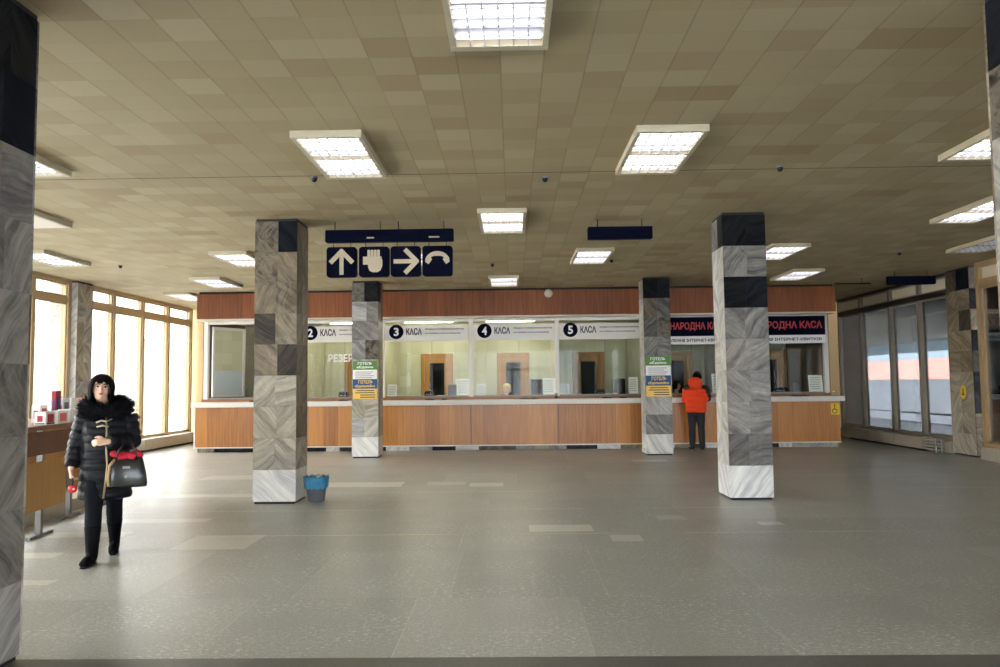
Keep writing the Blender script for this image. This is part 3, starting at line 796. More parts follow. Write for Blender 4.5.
def tray(label, x, z=1.185, w=.11, y=18.22):
    t = thing('card_terminal', label, 'terminal', (x,y,z), 0, 'card terminals on the ledge')
    obj('body', MB().prism([(-w,0),(w,0),(w,.03),(-w,.03)],-.06,.06), M['black'], t, bevel=.006)
    obj('display', MB().box(-w*.6,w*.2,-.04,.04,.03,.036), M['screen'], t)
    obj('keypad', MB().box(w*.3,w*.85,-.04,.04,.03,.038), M['grey'], t)
tray('black card terminal in front of ticket window 3', -1.96)
tray('small black card terminal right of the one at window 3', -1.62, w=.07)
tray('black card terminal in front of ticket window 4', .30)
tray('small black card terminal under the monitor at window 4', .52, w=.07)
tray('black card terminal in front of ticket window 5', 2.22)
tray('small black card terminal under the monitor at window 5', 2.60, w=.08)
tray('black card terminal in front of ticket window 2', -4.02)
tray('black card terminal in front of the leftmost booth', -6.15)
tray('black card terminal in front of the rightmost window', 6.68)
tray('small black card terminal left of the rightmost notice', 6.9, w=.07)
t = thing('tissue_box', 'small beige box on the right end of the counter ledge', 'box', (7.56,18.22,1.185))
obj('carton', MB().box(-.075,.075,-.06,.06,0,.09), M['tan'], t, bevel=.005)
obj('tissue', MB().prism([(-.03,.09),(.03,.09),(.01,.115),(-.015,.12)],-.004,.004), M['paper'], t)
t = thing('paper_stack', 'flat stack of white papers left of the monitor in ticket window 3', 'paper', (-1.72,18.55,ZR))
obj('sheets', MB().box(-.11,.11,-.03,.06,0,.03).box(-.10,.115,-.03,.06,.03,.035), M['paper'], t)
t = thing('paper_stack', 'flat stack of white papers in ticket window 5', 'paper', (2.40,18.55,ZR))
obj('sheets', MB().box(-.13,.13,-.03,.06,0,.035).box(-.12,.135,-.03,.06,.035,.04), M['paper'], t)
t = thing('small_speaker', 'small dark intercom box at the post between windows 4 and 5', 'intercom', (1.04,18.44-.1,1.185))
obj('case', MB().box(-.03,.03,-.03,.02,0,.13), M['black'], t, bevel=.004)
obj('grille', MB().box(-.02,.02,-.033,-.03,.07,.12), M['grey'], t)
t = thing('wheelchair_sticker', 'yellow square sticker with a black pictogram on the counter end', 'sticker', (7.55,YC,.88))
obj('sticker_sheet', MB().prism(rr(-.1,.1,-.13,.13,.015),-.004,0), M['sticker'], t)
wm = MB().ell((-.01,-.005,.085),.02,.003,.02,12,6).box(-.022,-.004,-.007,-.004,-.02,.06).box(-.022,.045,-.007,-.004,-.02,-.004).box(.03,.046,-.007,-.004,-.08,-.01)
for k in range(14):
    t0 = PI*(.6+1.15*k/14); t1 = PI*(.6+1.15*(k+1)/14); c = (-.012,-.045)
    wm.prism([(c[0]+.062*math.cos(t0),c[1]+.062*math.sin(t0)),(c[0]+.062*math.cos(t1),c[1]+.062*math.sin(t1)),(c[0]+.045*math.cos(t1),c[1]+.045*math.sin(t1)),(c[0]+.045*math.cos(t0),c[1]+.045*math.sin(t0))],-.007,-.004)
obj('pictogram', wm, M['black'], t)

# hotel posters on the far columns
def poster(label, x0, x1, z0, z1):
    y = 16.46
    t = thing('hotel_poster', label, 'poster', ((x0+x1)/2,y,z0), 0, 'hotel posters')
    h = (x1-x0)/2; H = z1-z0
    b = [0,.27,.52,.77,1]; mats = ['yellow','blue','paper','green']
    for k in range(4):
        p = obj(['yellow_sheet','blue_sheet','white_sheet','green_sheet'][k], MB().box(-h,h,-.005,0,H*b[k]+.002,H*b[k+1]-.002), M[mats[k]], t)
        lo, hi = H*b[k], H*b[k+1]; d = hi-lo
        if k == 3:
            lettering('lettering', 'ГОТЕЛЬ', (-h*.6,h*.6,lo+d*.55,lo+d*.88), -.005, M['paper'], p, .002)
            lettering('lettering', '«Едем»', (-h*.7,h*.7,lo+d*.12,lo+d*.45), -.005, M['paper'], p, .002)
        elif k == 2:
            pr = MB()
            for q, e in ((.75,.7),(.55,.5),(.35,.75),(.15,.6)): pr.box(-h*.8,h*e,-.0065,-.005,lo+d*q-.006,lo+d*q+.006)
            obj('printed_lines', pr, M['greyink'], p)
        elif k == 1:
            lettering('lettering', 'ГОТЕЛЬ', (-h*.55,h*.65,lo+d*.52,lo+d*.9), -.005, M['yellow'], p, .002)
            lettering('lettering', '«Едельвейс»', (-h*.85,h*.85,lo+d*.1,lo+d*.42), -.005, M['yellow'], p, .002)
        else:
            pr = MB()
            for q, e, s0 in ((.8,.75,.7),(.6,.8,.8),(.38,.85,.4),(.17,.85,.4)): pr.box(-h*s0,h*e,-.0065,-.005,lo+d*q-.009,lo+d*q+.009)
            obj('printed_lines', pr, M['ink'], p)
poster('green, white, blue and yellow hotel poster on the left far column', -3.43,-2.91,1.26,2.075)
poster('green, white, blue and yellow hotel poster on the column left of the man', 2.855,3.385,1.245,2.105)

# ------------------------------------------------------------------ waste bin
bn = thing('waste_bin', 'grey waste bin with blue liner at the foot of the left column', 'bin', (-2.665,10.42,0))
obj('bucket', MB().lathe([(.001,.0),(.105,.0),(.112,.01),(.145,.27),(.15,.30),(.14,.30),(.10,.02),(.001,.015)],28), M['bin_grey'], bn)
lp = MB(); seg = 40; prof = [(.148,.175),(.158,.2),(.163,.26),(.166,.30),(.172,.33),(.160,.335),(.140,.29),(.12,.2),(.05,.16),(.001,.16)]
for r0, z0 in prof:
    for k in range(seg):
        w = 1+.035*math.sin(k*2.7+z0*30)+.02*math.sin(k*5.1); lp.v.append((r0*w*math.cos(2*PI*k/seg), r0*w*math.sin(2*PI*k/seg), z0+(.012*math.sin(k*1.9) if .17 < z0 < .34 and r0 > .14 else 0)))
for i in range(len(prof)-1):
    for k in range(seg): lp.f.append([i*seg+k,i*seg+(k+1)%seg,(i+1)*seg+(k+1)%seg,(i+1)*seg+k]); lp.m.append(0); lp.sm.append(True)
obj('liner', lp, M['bag_blue'], bn)
w = thing('crumpled_cup', 'crumpled white paper cup sticking out of the bin', 'cup', (-2.66,10.36,.16))
obj('cup_wall', MB().lathe([(.001,0),(.026,0),(.036,.1),(.04,.19),(.036,.19),(.03,.1)],16).xf(Matrix.Rotation(.25,4,'Y')), M['paper'], w)
obj('stain', MB().box(-.012,.016,-.042,-.036,.12,.175), M['frame_dark'], w)

# ------------------------------------------------------------------ radiators and grille
def radiator(label, x0, x1, y0, y1, h=.3, z0=.05):
    t = thing('radiator_cover', label, 'radiator', ((x0+x1)/2,(y0+y1)/2,0))
    hx, hy = (x1-x0)/2, (y1-y0)/2; n = max(2, round(2*hy/1.1))
    for k in range(n):
        a = -hy+2*hy*k/n; b = -hy+2*hy*(k+1)/n
        obj('cover_panel', MB().box(-hx,hx,a+.006,b-.006,z0,h), M['rad'], t, bevel=.008)
    obj('foot', MB().box(-hx+.06,hx-.06,-hy+.05,hy-.05,0,z0), M['kick'], t)
radiator('beige radiator cover under the left windows', -9.13,-8.85,18.4,21.7)
radiator('beige radiator cover under the right windows', 8.86,9.13,16.9,20.6)
t = thing('bare_radiator', 'bare slatted radiator beside the right pilaster', 'radiator', (9.0,16.68,0))
for k in range(4):
    obj('fin', MB().box(-.12,.12,-.2,.2,.05+k*.065,.085+k*.065), M['rad'], t, bevel=.006)
obj('end_pipe', MB().cyl((-.06,-.21,0),(-.06,-.21,.3),.022,10).cyl((.06,-.21,0),(.06,-.21,.3),.022,10).cyl((0,.19,0),(0,.19,.3),.02,10), M['steel'], t)

# ------------------------------------------------------------------ kiosk at the left
ang = .10              # runs away from the camera, leaning slightly left
K = thing('display_stall', 'wooden sales stall on grey posts behind the near left column', 'stall', (-5.0,8.1,0), ang)
# local x: into the stall is negative ; local y: along the stall
for xx, yy in ((0,0),(-.25,1.2),(-.25,2.3),(-.9,.0),(-.9,2.3)):
    p = obj('post', MB().box(xx-.028,xx+.028,yy-.03,yy+.03,0,1.12), M['steel'], K)
    if xx > -.8: obj('foot_bar', MB().box(xx-.025,xx+.025,yy-.22,yy+.26,0,.03), M['steel'], p)
obj('lower_panel', MB().box(.03,.05,-.75,.46,.29,.79), M['wood_door'], K)
obj('upper_panel', MB().box(.03,.05,-.75,.56,.86,1.10), M['wood_dark'], K)
obj('rear_panel', MB().box(-.345,-.325,-.5,2.5,.32,1.10), M['wood'], K)
obj('stall_top', MB().box(-1.0,.09,-.8,2.5,1.12,1.165), M['wood_desk'], K, bevel=.006)
obj('kerb_stone', MB().box(-.85,-.42,-1.0,3.2,0,.15), M['stone'], K)
ca, sa = math.cos(ang), math.sin(ang)
def kw(x, y, z): return (-5.0+x*ca-y*sa, 8.1+x*sa+y*ca, z)
ZT = 1.165
def kbox(name, label, cat, x, y, w, d, h, mat, dec=None, decname='cover_picture', z=ZT, dec2=None):
    t = thing(name, label, cat, kw(x,y,z), ang)
    obj('carton' if cat == 'box' else 'block', MB().box(-d/2,d/2,-w/2,w/2,0,h), M[mat], t, bevel=.003)
    if dec: obj(decname, MB().box(d/2,d/2+.003,-w*.32,w*.32,h*.18,h*.82).box(-d*.22,d*.22,-w/2-.003,-w/2,h*.25,h*.7), M[dec], t)
    if dec2: obj('title_band', MB().box(d/2,d/2+.004,-w*.4,w*.4,h*.05,h*.16).box(-d*.4,d*.4,-w/2-.004,-w/2,h*.05,h*.15), M[dec2], t)
kbox('souvenir_box','white box with a dark red label at the near end of the stall','box',-.03,.12,.20,.12,.14,'paper','dark_red',dec2='frame_dark')
kbox('souvenir_box','white box with a coral picture on the stall top','box',-.03,.40,.24,.12,.14,'paper','coral')
kbox('souvenir_box','plain white box in the middle of the stall top','box',-.04,.74,.34,.14,.15,'paper','white')
kbox('souvenir_box','white box with dark stripes at the far end of the stall','box',-.04,1.10,.26,.14,.17,'paper','greyink')
kbox('standing_book','dark red standing book with a blue picture on the stall','book',-.33,1.0,.13,.05,.36,'dark_red','blue','cover_picture',dec2='frame_dark')
kbox('standing_book','grey standing booklet right of the red book','book',-.33,1.20,.17,.05,.27,'frosted','grey','cover_picture')
kbox('standing_book','white standing card behind the grey booklet','book',-.33,1.42,.18,.05,.27,'paper','paper','cover_picture')
kbox('souvenir_box','brown and pink box beside the woman on the stall','box',-.28,1.72,.30,.16,.27,'pink','wood_dark')
kbox('souvenir_box','small red box at the back of the stall','box',-.33,.62,.16,.1,.2,'paper','dark_red')
kbox('souvenir_box','small black box at the near back corner of the stall','box',-.4,.12,.11,.1,.18,'black','grey')
kbox('souvenir_box','second small black box near the back of the stall','box',-.4,.34,.11,.1,.17,'black','paper')

# ------------------------------------------------------------------ people
def sk(p, r): return (p, r, r)
def limb(mb, a, b, c, ra, rb, rc, seg=14, side=(1,0,0), mid=None):
    a, b, c = Vector(a), Vector(b), Vector(c)
    m1 = a.lerp(b,.45); m2 = b.lerp(c,.35)
    mb.loft([sk(a,ra), sk(m1,(ra*.55+rb*.45)*1.05), sk(b,rb), sk(m2,(rb*.6+rc*.4)*1.08), sk(c,rc)], seg, 0, side)
def hand(mb, wrist, d, palmn, thumb, curl=.5, L=.085, fl=.075, r=.0085):
    """wrist point, pointing direction d, palm normal, thumb side vector"""
    w = Vector(wrist); d = Vector(d).normalized(); nrm = Vector(palmn); nrm = (nrm-d*nrm.dot(d)).normalized()
    th = d.cross(nrm); 
    if th.dot(Vector(thumb)) < 0: th = -th
    mb.loft([(w-d*.02,.026,.02),(w+d*.02,.034,.018),(w+d*L*.6,.041,.0155),(w+d*L,.037,.013)],14,0,th)
    for k, (off, ln) in enumerate(((.028,.92),(.0095,1.0),(-.0095,.95),(-.027,.75))):
        p = w+d*(L-.012)+th*off; pts = [p]; dd = d.copy(); nn = nrm.copy()
        for j, sg_ in enumerate((.02,.45,.32,.25)):
            a = curl*(0 if j == 0 else .75)*(1+.12*k)
            dd2 = (dd*math.cos(a)+nn*math.sin(a)).normalized(); nn = (nn*math.cos(a)-dd*math.sin(a)).normalized(); dd = dd2
            p = p+dd*fl*ln*sg_; pts.append(p)
        mb.loft([sk(q, r*(1-.08*i)) for i, q in enumerate(pts)],10,0,th)
    p = w+d*L*.3+th*.03
    mb.loft([sk(p-th*.01-d*.01,.013), sk(p+th*.02+d*.018,.0115), sk(p+th*.03+d*.045+nrm*.012,.010), sk(p+th*.026+d*.066+nrm*.024,.008)],10,0,th)
def head(mb, c, h=.225, turn=None, w=.075, dp=.097):
    """c: centre of the skull; faces -y; h chin to crown"""
    R = turn or Matrix.Identity(3)
    def P(x,y,z): return Vector(c)+R @ Vector((x,y,z))
    k = h/.225
    rings = [(-.112,.018,.02,-.05),(-.105,.034,.036,-.042),(-.085,.05,.062,-.026),(-.055,.061,.08,-.014),(-.02,.069,.091,-.004),(.02,.073,.096,0),(.055,.073,.096,.002),(.085,.062,.082,.004),(.103,.04,.055,.006),(.112,.012,.018,.006)]
    seg = 20; vs = []
    for z, rx, ry, yo in rings:
        for q in range(seg):
            t = 2*PI*q/seg; vs.append(P(rx*w/.075*math.cos(t)*k, (yo+ry*math.sin(t))*k, z*k))
    n = len(rings)
    fs = [(i*seg+q,i*seg+(q+1)%seg,(i+1)*seg+(q+1)%seg,(i+1)*seg+q) for i in range(n-1) for q in range(seg)]+[tuple(range(seg-1,-1,-1)),tuple(range((n-1)*seg,n*seg))]
    mb.add(vs, fs, 0, True)
    mb.loft([sk(P(0,-.092*k,.022*k),.008*k), sk(P(0,-.103*k,-.002*k),.010*k), sk(P(0,-.113*k,-.022*k),.013*k), sk(P(0,-.096*k,-.034*k),.010*k)],10)
    mb.ell(P(0,-.083*k,.033*k),.052*k,.018*k,.009*k,14,8,0,R.to_3x3())
    mb.ell(P(0,-.088*k,-.058*k),.024*k,.014*k,.013*k,12,8,0,R.to_3x3())
    mb.ell(P(0,-.078*k,-.098*k),.022*k,.018*k,.014*k,12,8,0,R.to_3x3())
    for sx in (-1,1):
        mb.ell(P(sx*.036*k,-.066*k,-.022*k),.024*k,.02*k,.022*k,12,8,0,R.to_3x3())
        mb.ell(P(sx*.074*w/.075*k,.008*k,-.006*k),.009*k,.02*k,.031*k,10,8,0,R.to_3x3())
    return P, k
def face_parts(root, P, k, R=None):
    R = R or Matrix.Identity(3)
    for sx in (-1,1):
        e = obj('eye', MB().ell(P(sx*.031*k,-.085*k,.008*k),.014*k,.008*k,.0075*k,12,8,0,R), M['eye_white'], root)
        obj('iris', MB().ell(P(sx*.031*k,-.0915*k,.008*k),.0075*k,.004*k,.0072*k,10,6,0,R), M['eye_dark'], e)
        obj('eyebrow', MB().loft([sk(P(sx*.014*k,-.098*k,.028*k),.004*k), sk(P(sx*.032*k,-.097*k,.034*k),.0045*k), sk(P(sx*.052*k,-.083*k,.028*k),.003*k)],8), M['hair_black'], root)
        obj('eyelid', MB().loft([sk(P(sx*.016*k,-.089*k,.013*k),.003*k), sk(P(sx*.031*k,-.093*k,.017*k),.0034*k), sk(P(sx*.047*k,-.085*k,.012*k),.003*k)],8), M['hair_black'], root)
    obj('lips', MB().ell(P(0,-.101*k,-.054*k),.022*k,.006*k,.0045*k,12,6,0,R).ell(P(0,-.100*k,-.061*k),.019*k,.007*k,.0055*k,12,6,0,R), M['lips'], root)
def hair_cap(P, k, bottom=-.10, back=-.12, bang=.035, part=.62, puff=1.14, w=1.0):
    """bob: full length at the sides and back, fringe in front"""
    vs = []; na, nz = 48, 14
    for i in range(na):
        a = -PI+2*PI*i/na            # angle from the face direction (-y)
        fa = abs(a)
        b = bang+.01*math.sin(a*9) if fa < part else (bang+(bottom-bang)*min(1,(fa-part)/.22) if fa < part+.22 else bottom+(back-bottom)*min(1,max(0,(fa-1.5)/1.2)))
        b += .006*math.sin(i*2.3)
        for j in range(nz+1):
            u = j/nz; z = .128+(b-.128)*u**1.15
            zz = max(-1, min(1, z/.128)); rr_ = math.sqrt(max(0,1-zz*zz)) if z > .0 else 1-.10*(-z/.1)
            rr_ = max(rr_, .02)*(1+.015*math.sin(i*4.1+j*.7))
            vs.append(P(.084*puff*w*rr_*math.sin(a)*k, (-.104*puff*rr_*math.cos(a)+.008)*k, z*k))
    mb = MB(); mb.add(vs, [(i*(nz+1)+j,((i+1)%na)*(nz+1)+j,((i+1)%na)*(nz+1)+j+1,i*(nz+1)+j+1) for i in range(na) for j in range(nz)], 0, True)
    return mb
def solid(o, t):
    m = o.modifiers.new('thick','SOLIDIFY'); m.thickness = t; m.offset = -1; return o
def put(me, mat):
    me.materials.append(mat); return me
def fur(center, R0, r0, n, seed, tilt, lower=.0, ln=.055):
    """short fur strands standing off a collar ring"""
    r = random.Random(seed); mb = MB()
    for _ in range(n):
        a = r.uniform(0,2*PI); b = r.uniform(0,2*PI)
        dirn = Vector((math.cos(a)*math.cos(b), math.sin(a)*math.cos(b), math.sin(b)))
        p = Vector((R0[0]*math.cos(a), R0[1]*math.sin(a), 0))+dirn*r0*.9
        p.z += tilt(a)
        q = p+(dirn+Vector((r.uniform(-.5,.5),r.uniform(-.5,.5),r.uniform(-.6,.2)))).normalized()*ln*r.uniform(.5,1.1)
        p += Vector(center); q += Vector(center)
        o = dirn.orthogonal().normalized()*.006; o2 = dirn.cross(o)
        mb.add([p+o,p-o*.5+o2*.8,p-o*.5-o2*.8,q], [(0,1,3),(1,2,3),(2,0,3)], 0, True)
    return mb
def puffy(rings, n, amp):
    """subdivide rings (p, rx, ry) and swell them between quilting seams"""
    out = []; L = len(rings)-1; steps = n*8
    for s_ in range(steps+1):
        u = s_/steps*L; i = min(int(u), L-1); f = u-i
        p = Vector(rings[i][0]).lerp(Vector(rings[i+1][0]), f)
        rx = rings[i][1]*(1-f)+rings[i+1][1]*f; ry = rings[i][2]*(1-f)+rings[i+1][2]*f
        k = abs(math.sin(PI*n*s_/steps))**.6*amp
        out.append((p, rx+k, ry+k))
    return out

def woman():
    t = thing('person', 'woman walking in a long black quilted coat with fur collar, carrying a handbag', 'person', (-3.76,7.0,0), math.atan2(3.76,7.0))
    hc = (-.015,-.02,1.545)
    R = Matrix.Rotation(math.radians(4),3,'Y') @ Matrix.Rotation(math.radians(-6),3,'X')
    b = MB()
    P, k = head(b, hc, .22, R)
    b.loft([((.02,.03,1.30),.075,.06),((.0,.02,1.38),.052,.055),((-.01,.0,1.47),.05,.055)],16)
    # trunk
    b.loft([((.03,.0,.80),.145,.105),((.03,.0,.92),.15,.11),((.03,-.005,1.05),.125,.095),((.03,-.01,1.18),.145,.105),((.03,.01,1.28),.16,.09),((.025,.02,1.34),.10,.07)],20)
    # right arm hangs (picture left), left arm folded across the belly
    sr, er, wr = (-.13,.02,1.30), (-.20,.06,1.04), (-.245,-.02,.83)
    sl, el, wl = (.20,.02,1.30), (.25,.0,1.06), (.035,-.24,1.075)
    limb(b, sr, er, wr, .052,.04,.026); limb(b, sl, el, wl, .052,.04,.026)
    hand(b, wr, (.1,-.15,-1), (1,0,0), (0,-1,0), .9)
    hand(b, wl, (-1,-.12,.02), (0,.8,-.5), (0,0,1), .75)
    # legs: right leg forward, left leg behind
    hr, kr, ar = (-.045,-.02,.83), (-.055,-.13,.47), (-.06,-.16,.09)
    hl, kl, al = (.10,.02,.83), (.115,.12,.47), (.125,.34,.12)
    limb(b, hr, kr, ar, .085,.052,.028); limb(b, hl, kl, al, .085,.052,.028)
    b.loft([sk((-.06,-.15,.06),.03),((-.09,-.24,.045),.032,.022),((-.112,-.30,.03),.024,.016)],12)
    b.loft([sk((.125,.34,.09),.028),((.118,.26,.05),.03,.02),((.114,.19,.04),.024,.015)],12)
    body = obj('body', put(remeshed(b,.0075,3), M['skin']), None, t)
    face_parts(t, P, k, R)
    solid(obj('hair', hair_cap(P, k, -.115,-.13,.042,.72,1.16,1.03), M['hair_black'], t), .016)
    # trousers
    tr = MB()
    limb(tr, hr, kr, Vector(kr).lerp(Vector(ar),.80), .098,.070,.058); limb(tr, hl, kl, Vector(kl).lerp(Vector(al),.80), .098,.070,.058)
    tr.loft([((.03,0,.72),.16,.12),((.03,0,.95),.16,.115)],18)
    obj('trousers', put(remeshed(tr,.012,3), M['trouser']), None, t)
    # boots
    for a, kn, toe, nm in ((ar,kr,(-.125,-.345,.03),0),(al,kl,(.11,.135,.035),1)):
        bo = MB(); a = Vector(a); sh = (Vector(kn)-a).normalized(); toe = Vector(toe); zb = .0 if nm == 0 else .0
        bo.loft([(a+sh*.24,.071,.074),(a+sh*.10,.058,.063),((a.x,a.y+.005,a.z),.05,.055),((a.x,a.y+.01,.05),.046,.055)],16)
        m = a.lerp(toe,.5)
        bo.loft([((a.x,a.y+.05,.05),.036,.034),((a.x,a.y,.055),.046,.048),((m.x,m.y,.05),.048,.040),((toe.x*.85+m.x*.15,toe.y*.85+m.y*.15,.036),.042,.028),((toe.x,toe.y,.03),.022,.016)],14)
        o = obj('boot', put(remeshed(bo,.009,3), M['leather']), None, t)
        so = MB().loft([((a.x,a.y+.055,.012),.032,.012),((a.x,a.y,.012),.04,.012),((m.x,m.y,.012),.046,.012),((toe.x,toe.y,.012),.028,.012)],14)
        obj('sole', so.box(a.x-.03,a.x+.03,a.y,a.y+.06,0,.05), M['black'], o)
    # coat
    ct = MB()
    ct.loft(puffy([((.035,.01,.55),.215,.165),((.035,.01,.70),.21,.165),((.035,.005,.88),.20,.16),((.03,0,1.02),.175,.14),((.03,-.005,1.15),.185,.145),((.03,.01,1.27),.20,.125),((.025,.02,1.36),.12,.09)],11,.013),28)
    for s_, e_, w_ in ((sr,er,wr),(sl,el,wl)):
        sv, ev, wv = Vector(s_), Vector(e_), Vector(w_)
        ct.loft(puffy([(sv,.085,.085),(sv.lerp(ev,.5),.078,.078),(ev,.07,.07),(ev.lerp(wv,.5),.062,.062),(wv.lerp(ev,.08),.05,.05)],7,.013),16)
    obj('coat', put(remeshed(ct,.0085,2), M['coat']), None, t)
    zp = MB()
    zpts = [(.03,-.152,1.30),(.035,-.158,1.16),(.035,-.165,1.0),(.045,-.19,.86),(.035,-.195,.72),(.02,-.195,.57)]
    zp.loft([(p,.008,.005) for p in zpts],8)
    obj('zip', zp, M['zip'], t)
    obj('toggle', MB().tube([(-.05,-.172,1.245),(-.01,-.185,1.262),(.03,-.187,1.252),(.075,-.18,1.272)],.008,8).tube([(-.045,-.17,1.205),(.0,-.187,1.217),(.05,-.185,1.205)],.008,8), M['sign_ink'], t)
    # fur collar
    core = MB()
    ring = []
    tilt = lambda a: .045*math.sin(a)+.0
    for q in range(25):
        a = 2*PI*q/24; ring.append(((.03+.155*math.cos(a), .02+.125*math.sin(a), 1.375+tilt(a)), .066,.066))
    core.loft(ring,14,0,(0,0,1),False)
    fc = obj('fur_collar', put(remeshed(core,.012,2), M['fur']), None, t)
    obj('fur_strands', fur((.03,.02,1.375),(.155,.125),.066,2600,3,tilt), M['fur'], fc)
    return t
woman()
wa = math.atan2(3.76,7.0); wc, ws = math.cos(wa), math.sin(wa)
def wl_(x, y, z): return (-3.76+x*wc-y*ws, 7.0+x*ws+y*wc, z)
# handbag hangs from the folded forearm
hb = thing('handbag', "glossy black handbag hanging from the woman's forearm", 'handbag', wl_(.205,-.19,.66), wa-.12)
bag = MB()
prof = [(0,.165,.055),(.03,.172,.062),(.12,.160,.058),(.21,.14,.045),(.265,.125,.028)]
sg8 = 20; vs = []
for z, hx, hy in prof:
    for q in range(sg8):
        t0 = 2*PI*q/sg8; ct_, st_ = math.cos(t0), math.sin(t0)
        vs.append((hx*math.copysign(abs(ct_)**.45,ct_), hy*math.copysign(abs(st_)**.6,st_), z+.006*math.sin(q*2.1)*(z/.26)))
n = len(prof)
bag.add(vs, [(i*sg8+q,i*sg8+(q+1)%sg8,(i+1)*sg8+(q+1)%sg8,(i+1)*sg8+q) for i in range(n-1) for q in range(sg8)]+[tuple(range(sg8-1,-1,-1)),tuple(range((n-1)*sg8,n*sg8))], 0, True)
obj('bag_body', bag, M['bagskin'], hb)
for yy in (-.028,.028):
    obj('handle', MB().tube([(-.08,yy,.24),(-.07,yy,.33),(-.03,yy*.7,.385),(.03,yy*.7,.385),(.07,yy,.33),(.08,yy,.24)],.009,8), M['bagskin'], hb)
obj('tan_strip', MB().tube([(-.095,-.045,.255),(-.135,-.058,.2),(-.145,-.066,.09),(-.14,-.067,.02)],.012,8), M['goldtan'], hb)
obj('buckle', MB().cyl((.0,-.062,.1),(.0,-.07,.1),.014,12).box(-.03,.03,-.068,-.055,.17,.19), M['steel'], hb)
sc = thing('scarf', "crumpled red scarf stuffed in the top of the woman's handbag", 'scarf', wl_(.205,-.19,.895), wa-.12)
scm = MB(); rs = random.Random(5)
for q in range(16):
    scm.ell((-.11+.22*q/15+rs.uniform(-.01,.01), rs.uniform(-.025,.025), .045+rs.uniform(-.015,.03)), rs.uniform(.024,.04), rs.uniform(.022,.035), rs.uniform(.02,.034),12,8)
obj('folded_cloth', put(remeshed(scm,.008,2), M['red_cloth']), None, sc)
rp_ = thing('red_purse', "small round red purse dangling from the woman's lowered hand", 'purse', wl_(-.225,-.055,.60), wa)
obj('purse_disc', MB().lathe([(.001,-.02),(.026,-.018),(.037,-.006),(.037,.006),(.026,.018),(.001,.02)],20).xf(Matrix.Translation((0,0,.06)) @ Matrix.Rotation(PI/2,4,'X')), M['red'], rp_)
obj('badge', MB().cyl((.008,-.024,.058),(.008,-.018,.058),.010,12), M['paper'], rp_)
obj('cord', MB().tube([(0,0,.098),(-.003,0,.13),(-.012,.01,.155)],.004,6), M['black'], rp_)
ph = thing('phone', "dark phone held in the woman's lowered hand", 'phone', wl_(-.225,-.055,.69), wa)
obj('phone_body', MB().box(-.008,.008,-.032,.032,0,.09), M['black'], ph, bevel=.003)
obj('phone_screen', MB().box(.008,.0095,-.028,.028,.006,.084), M['screen'], ph)

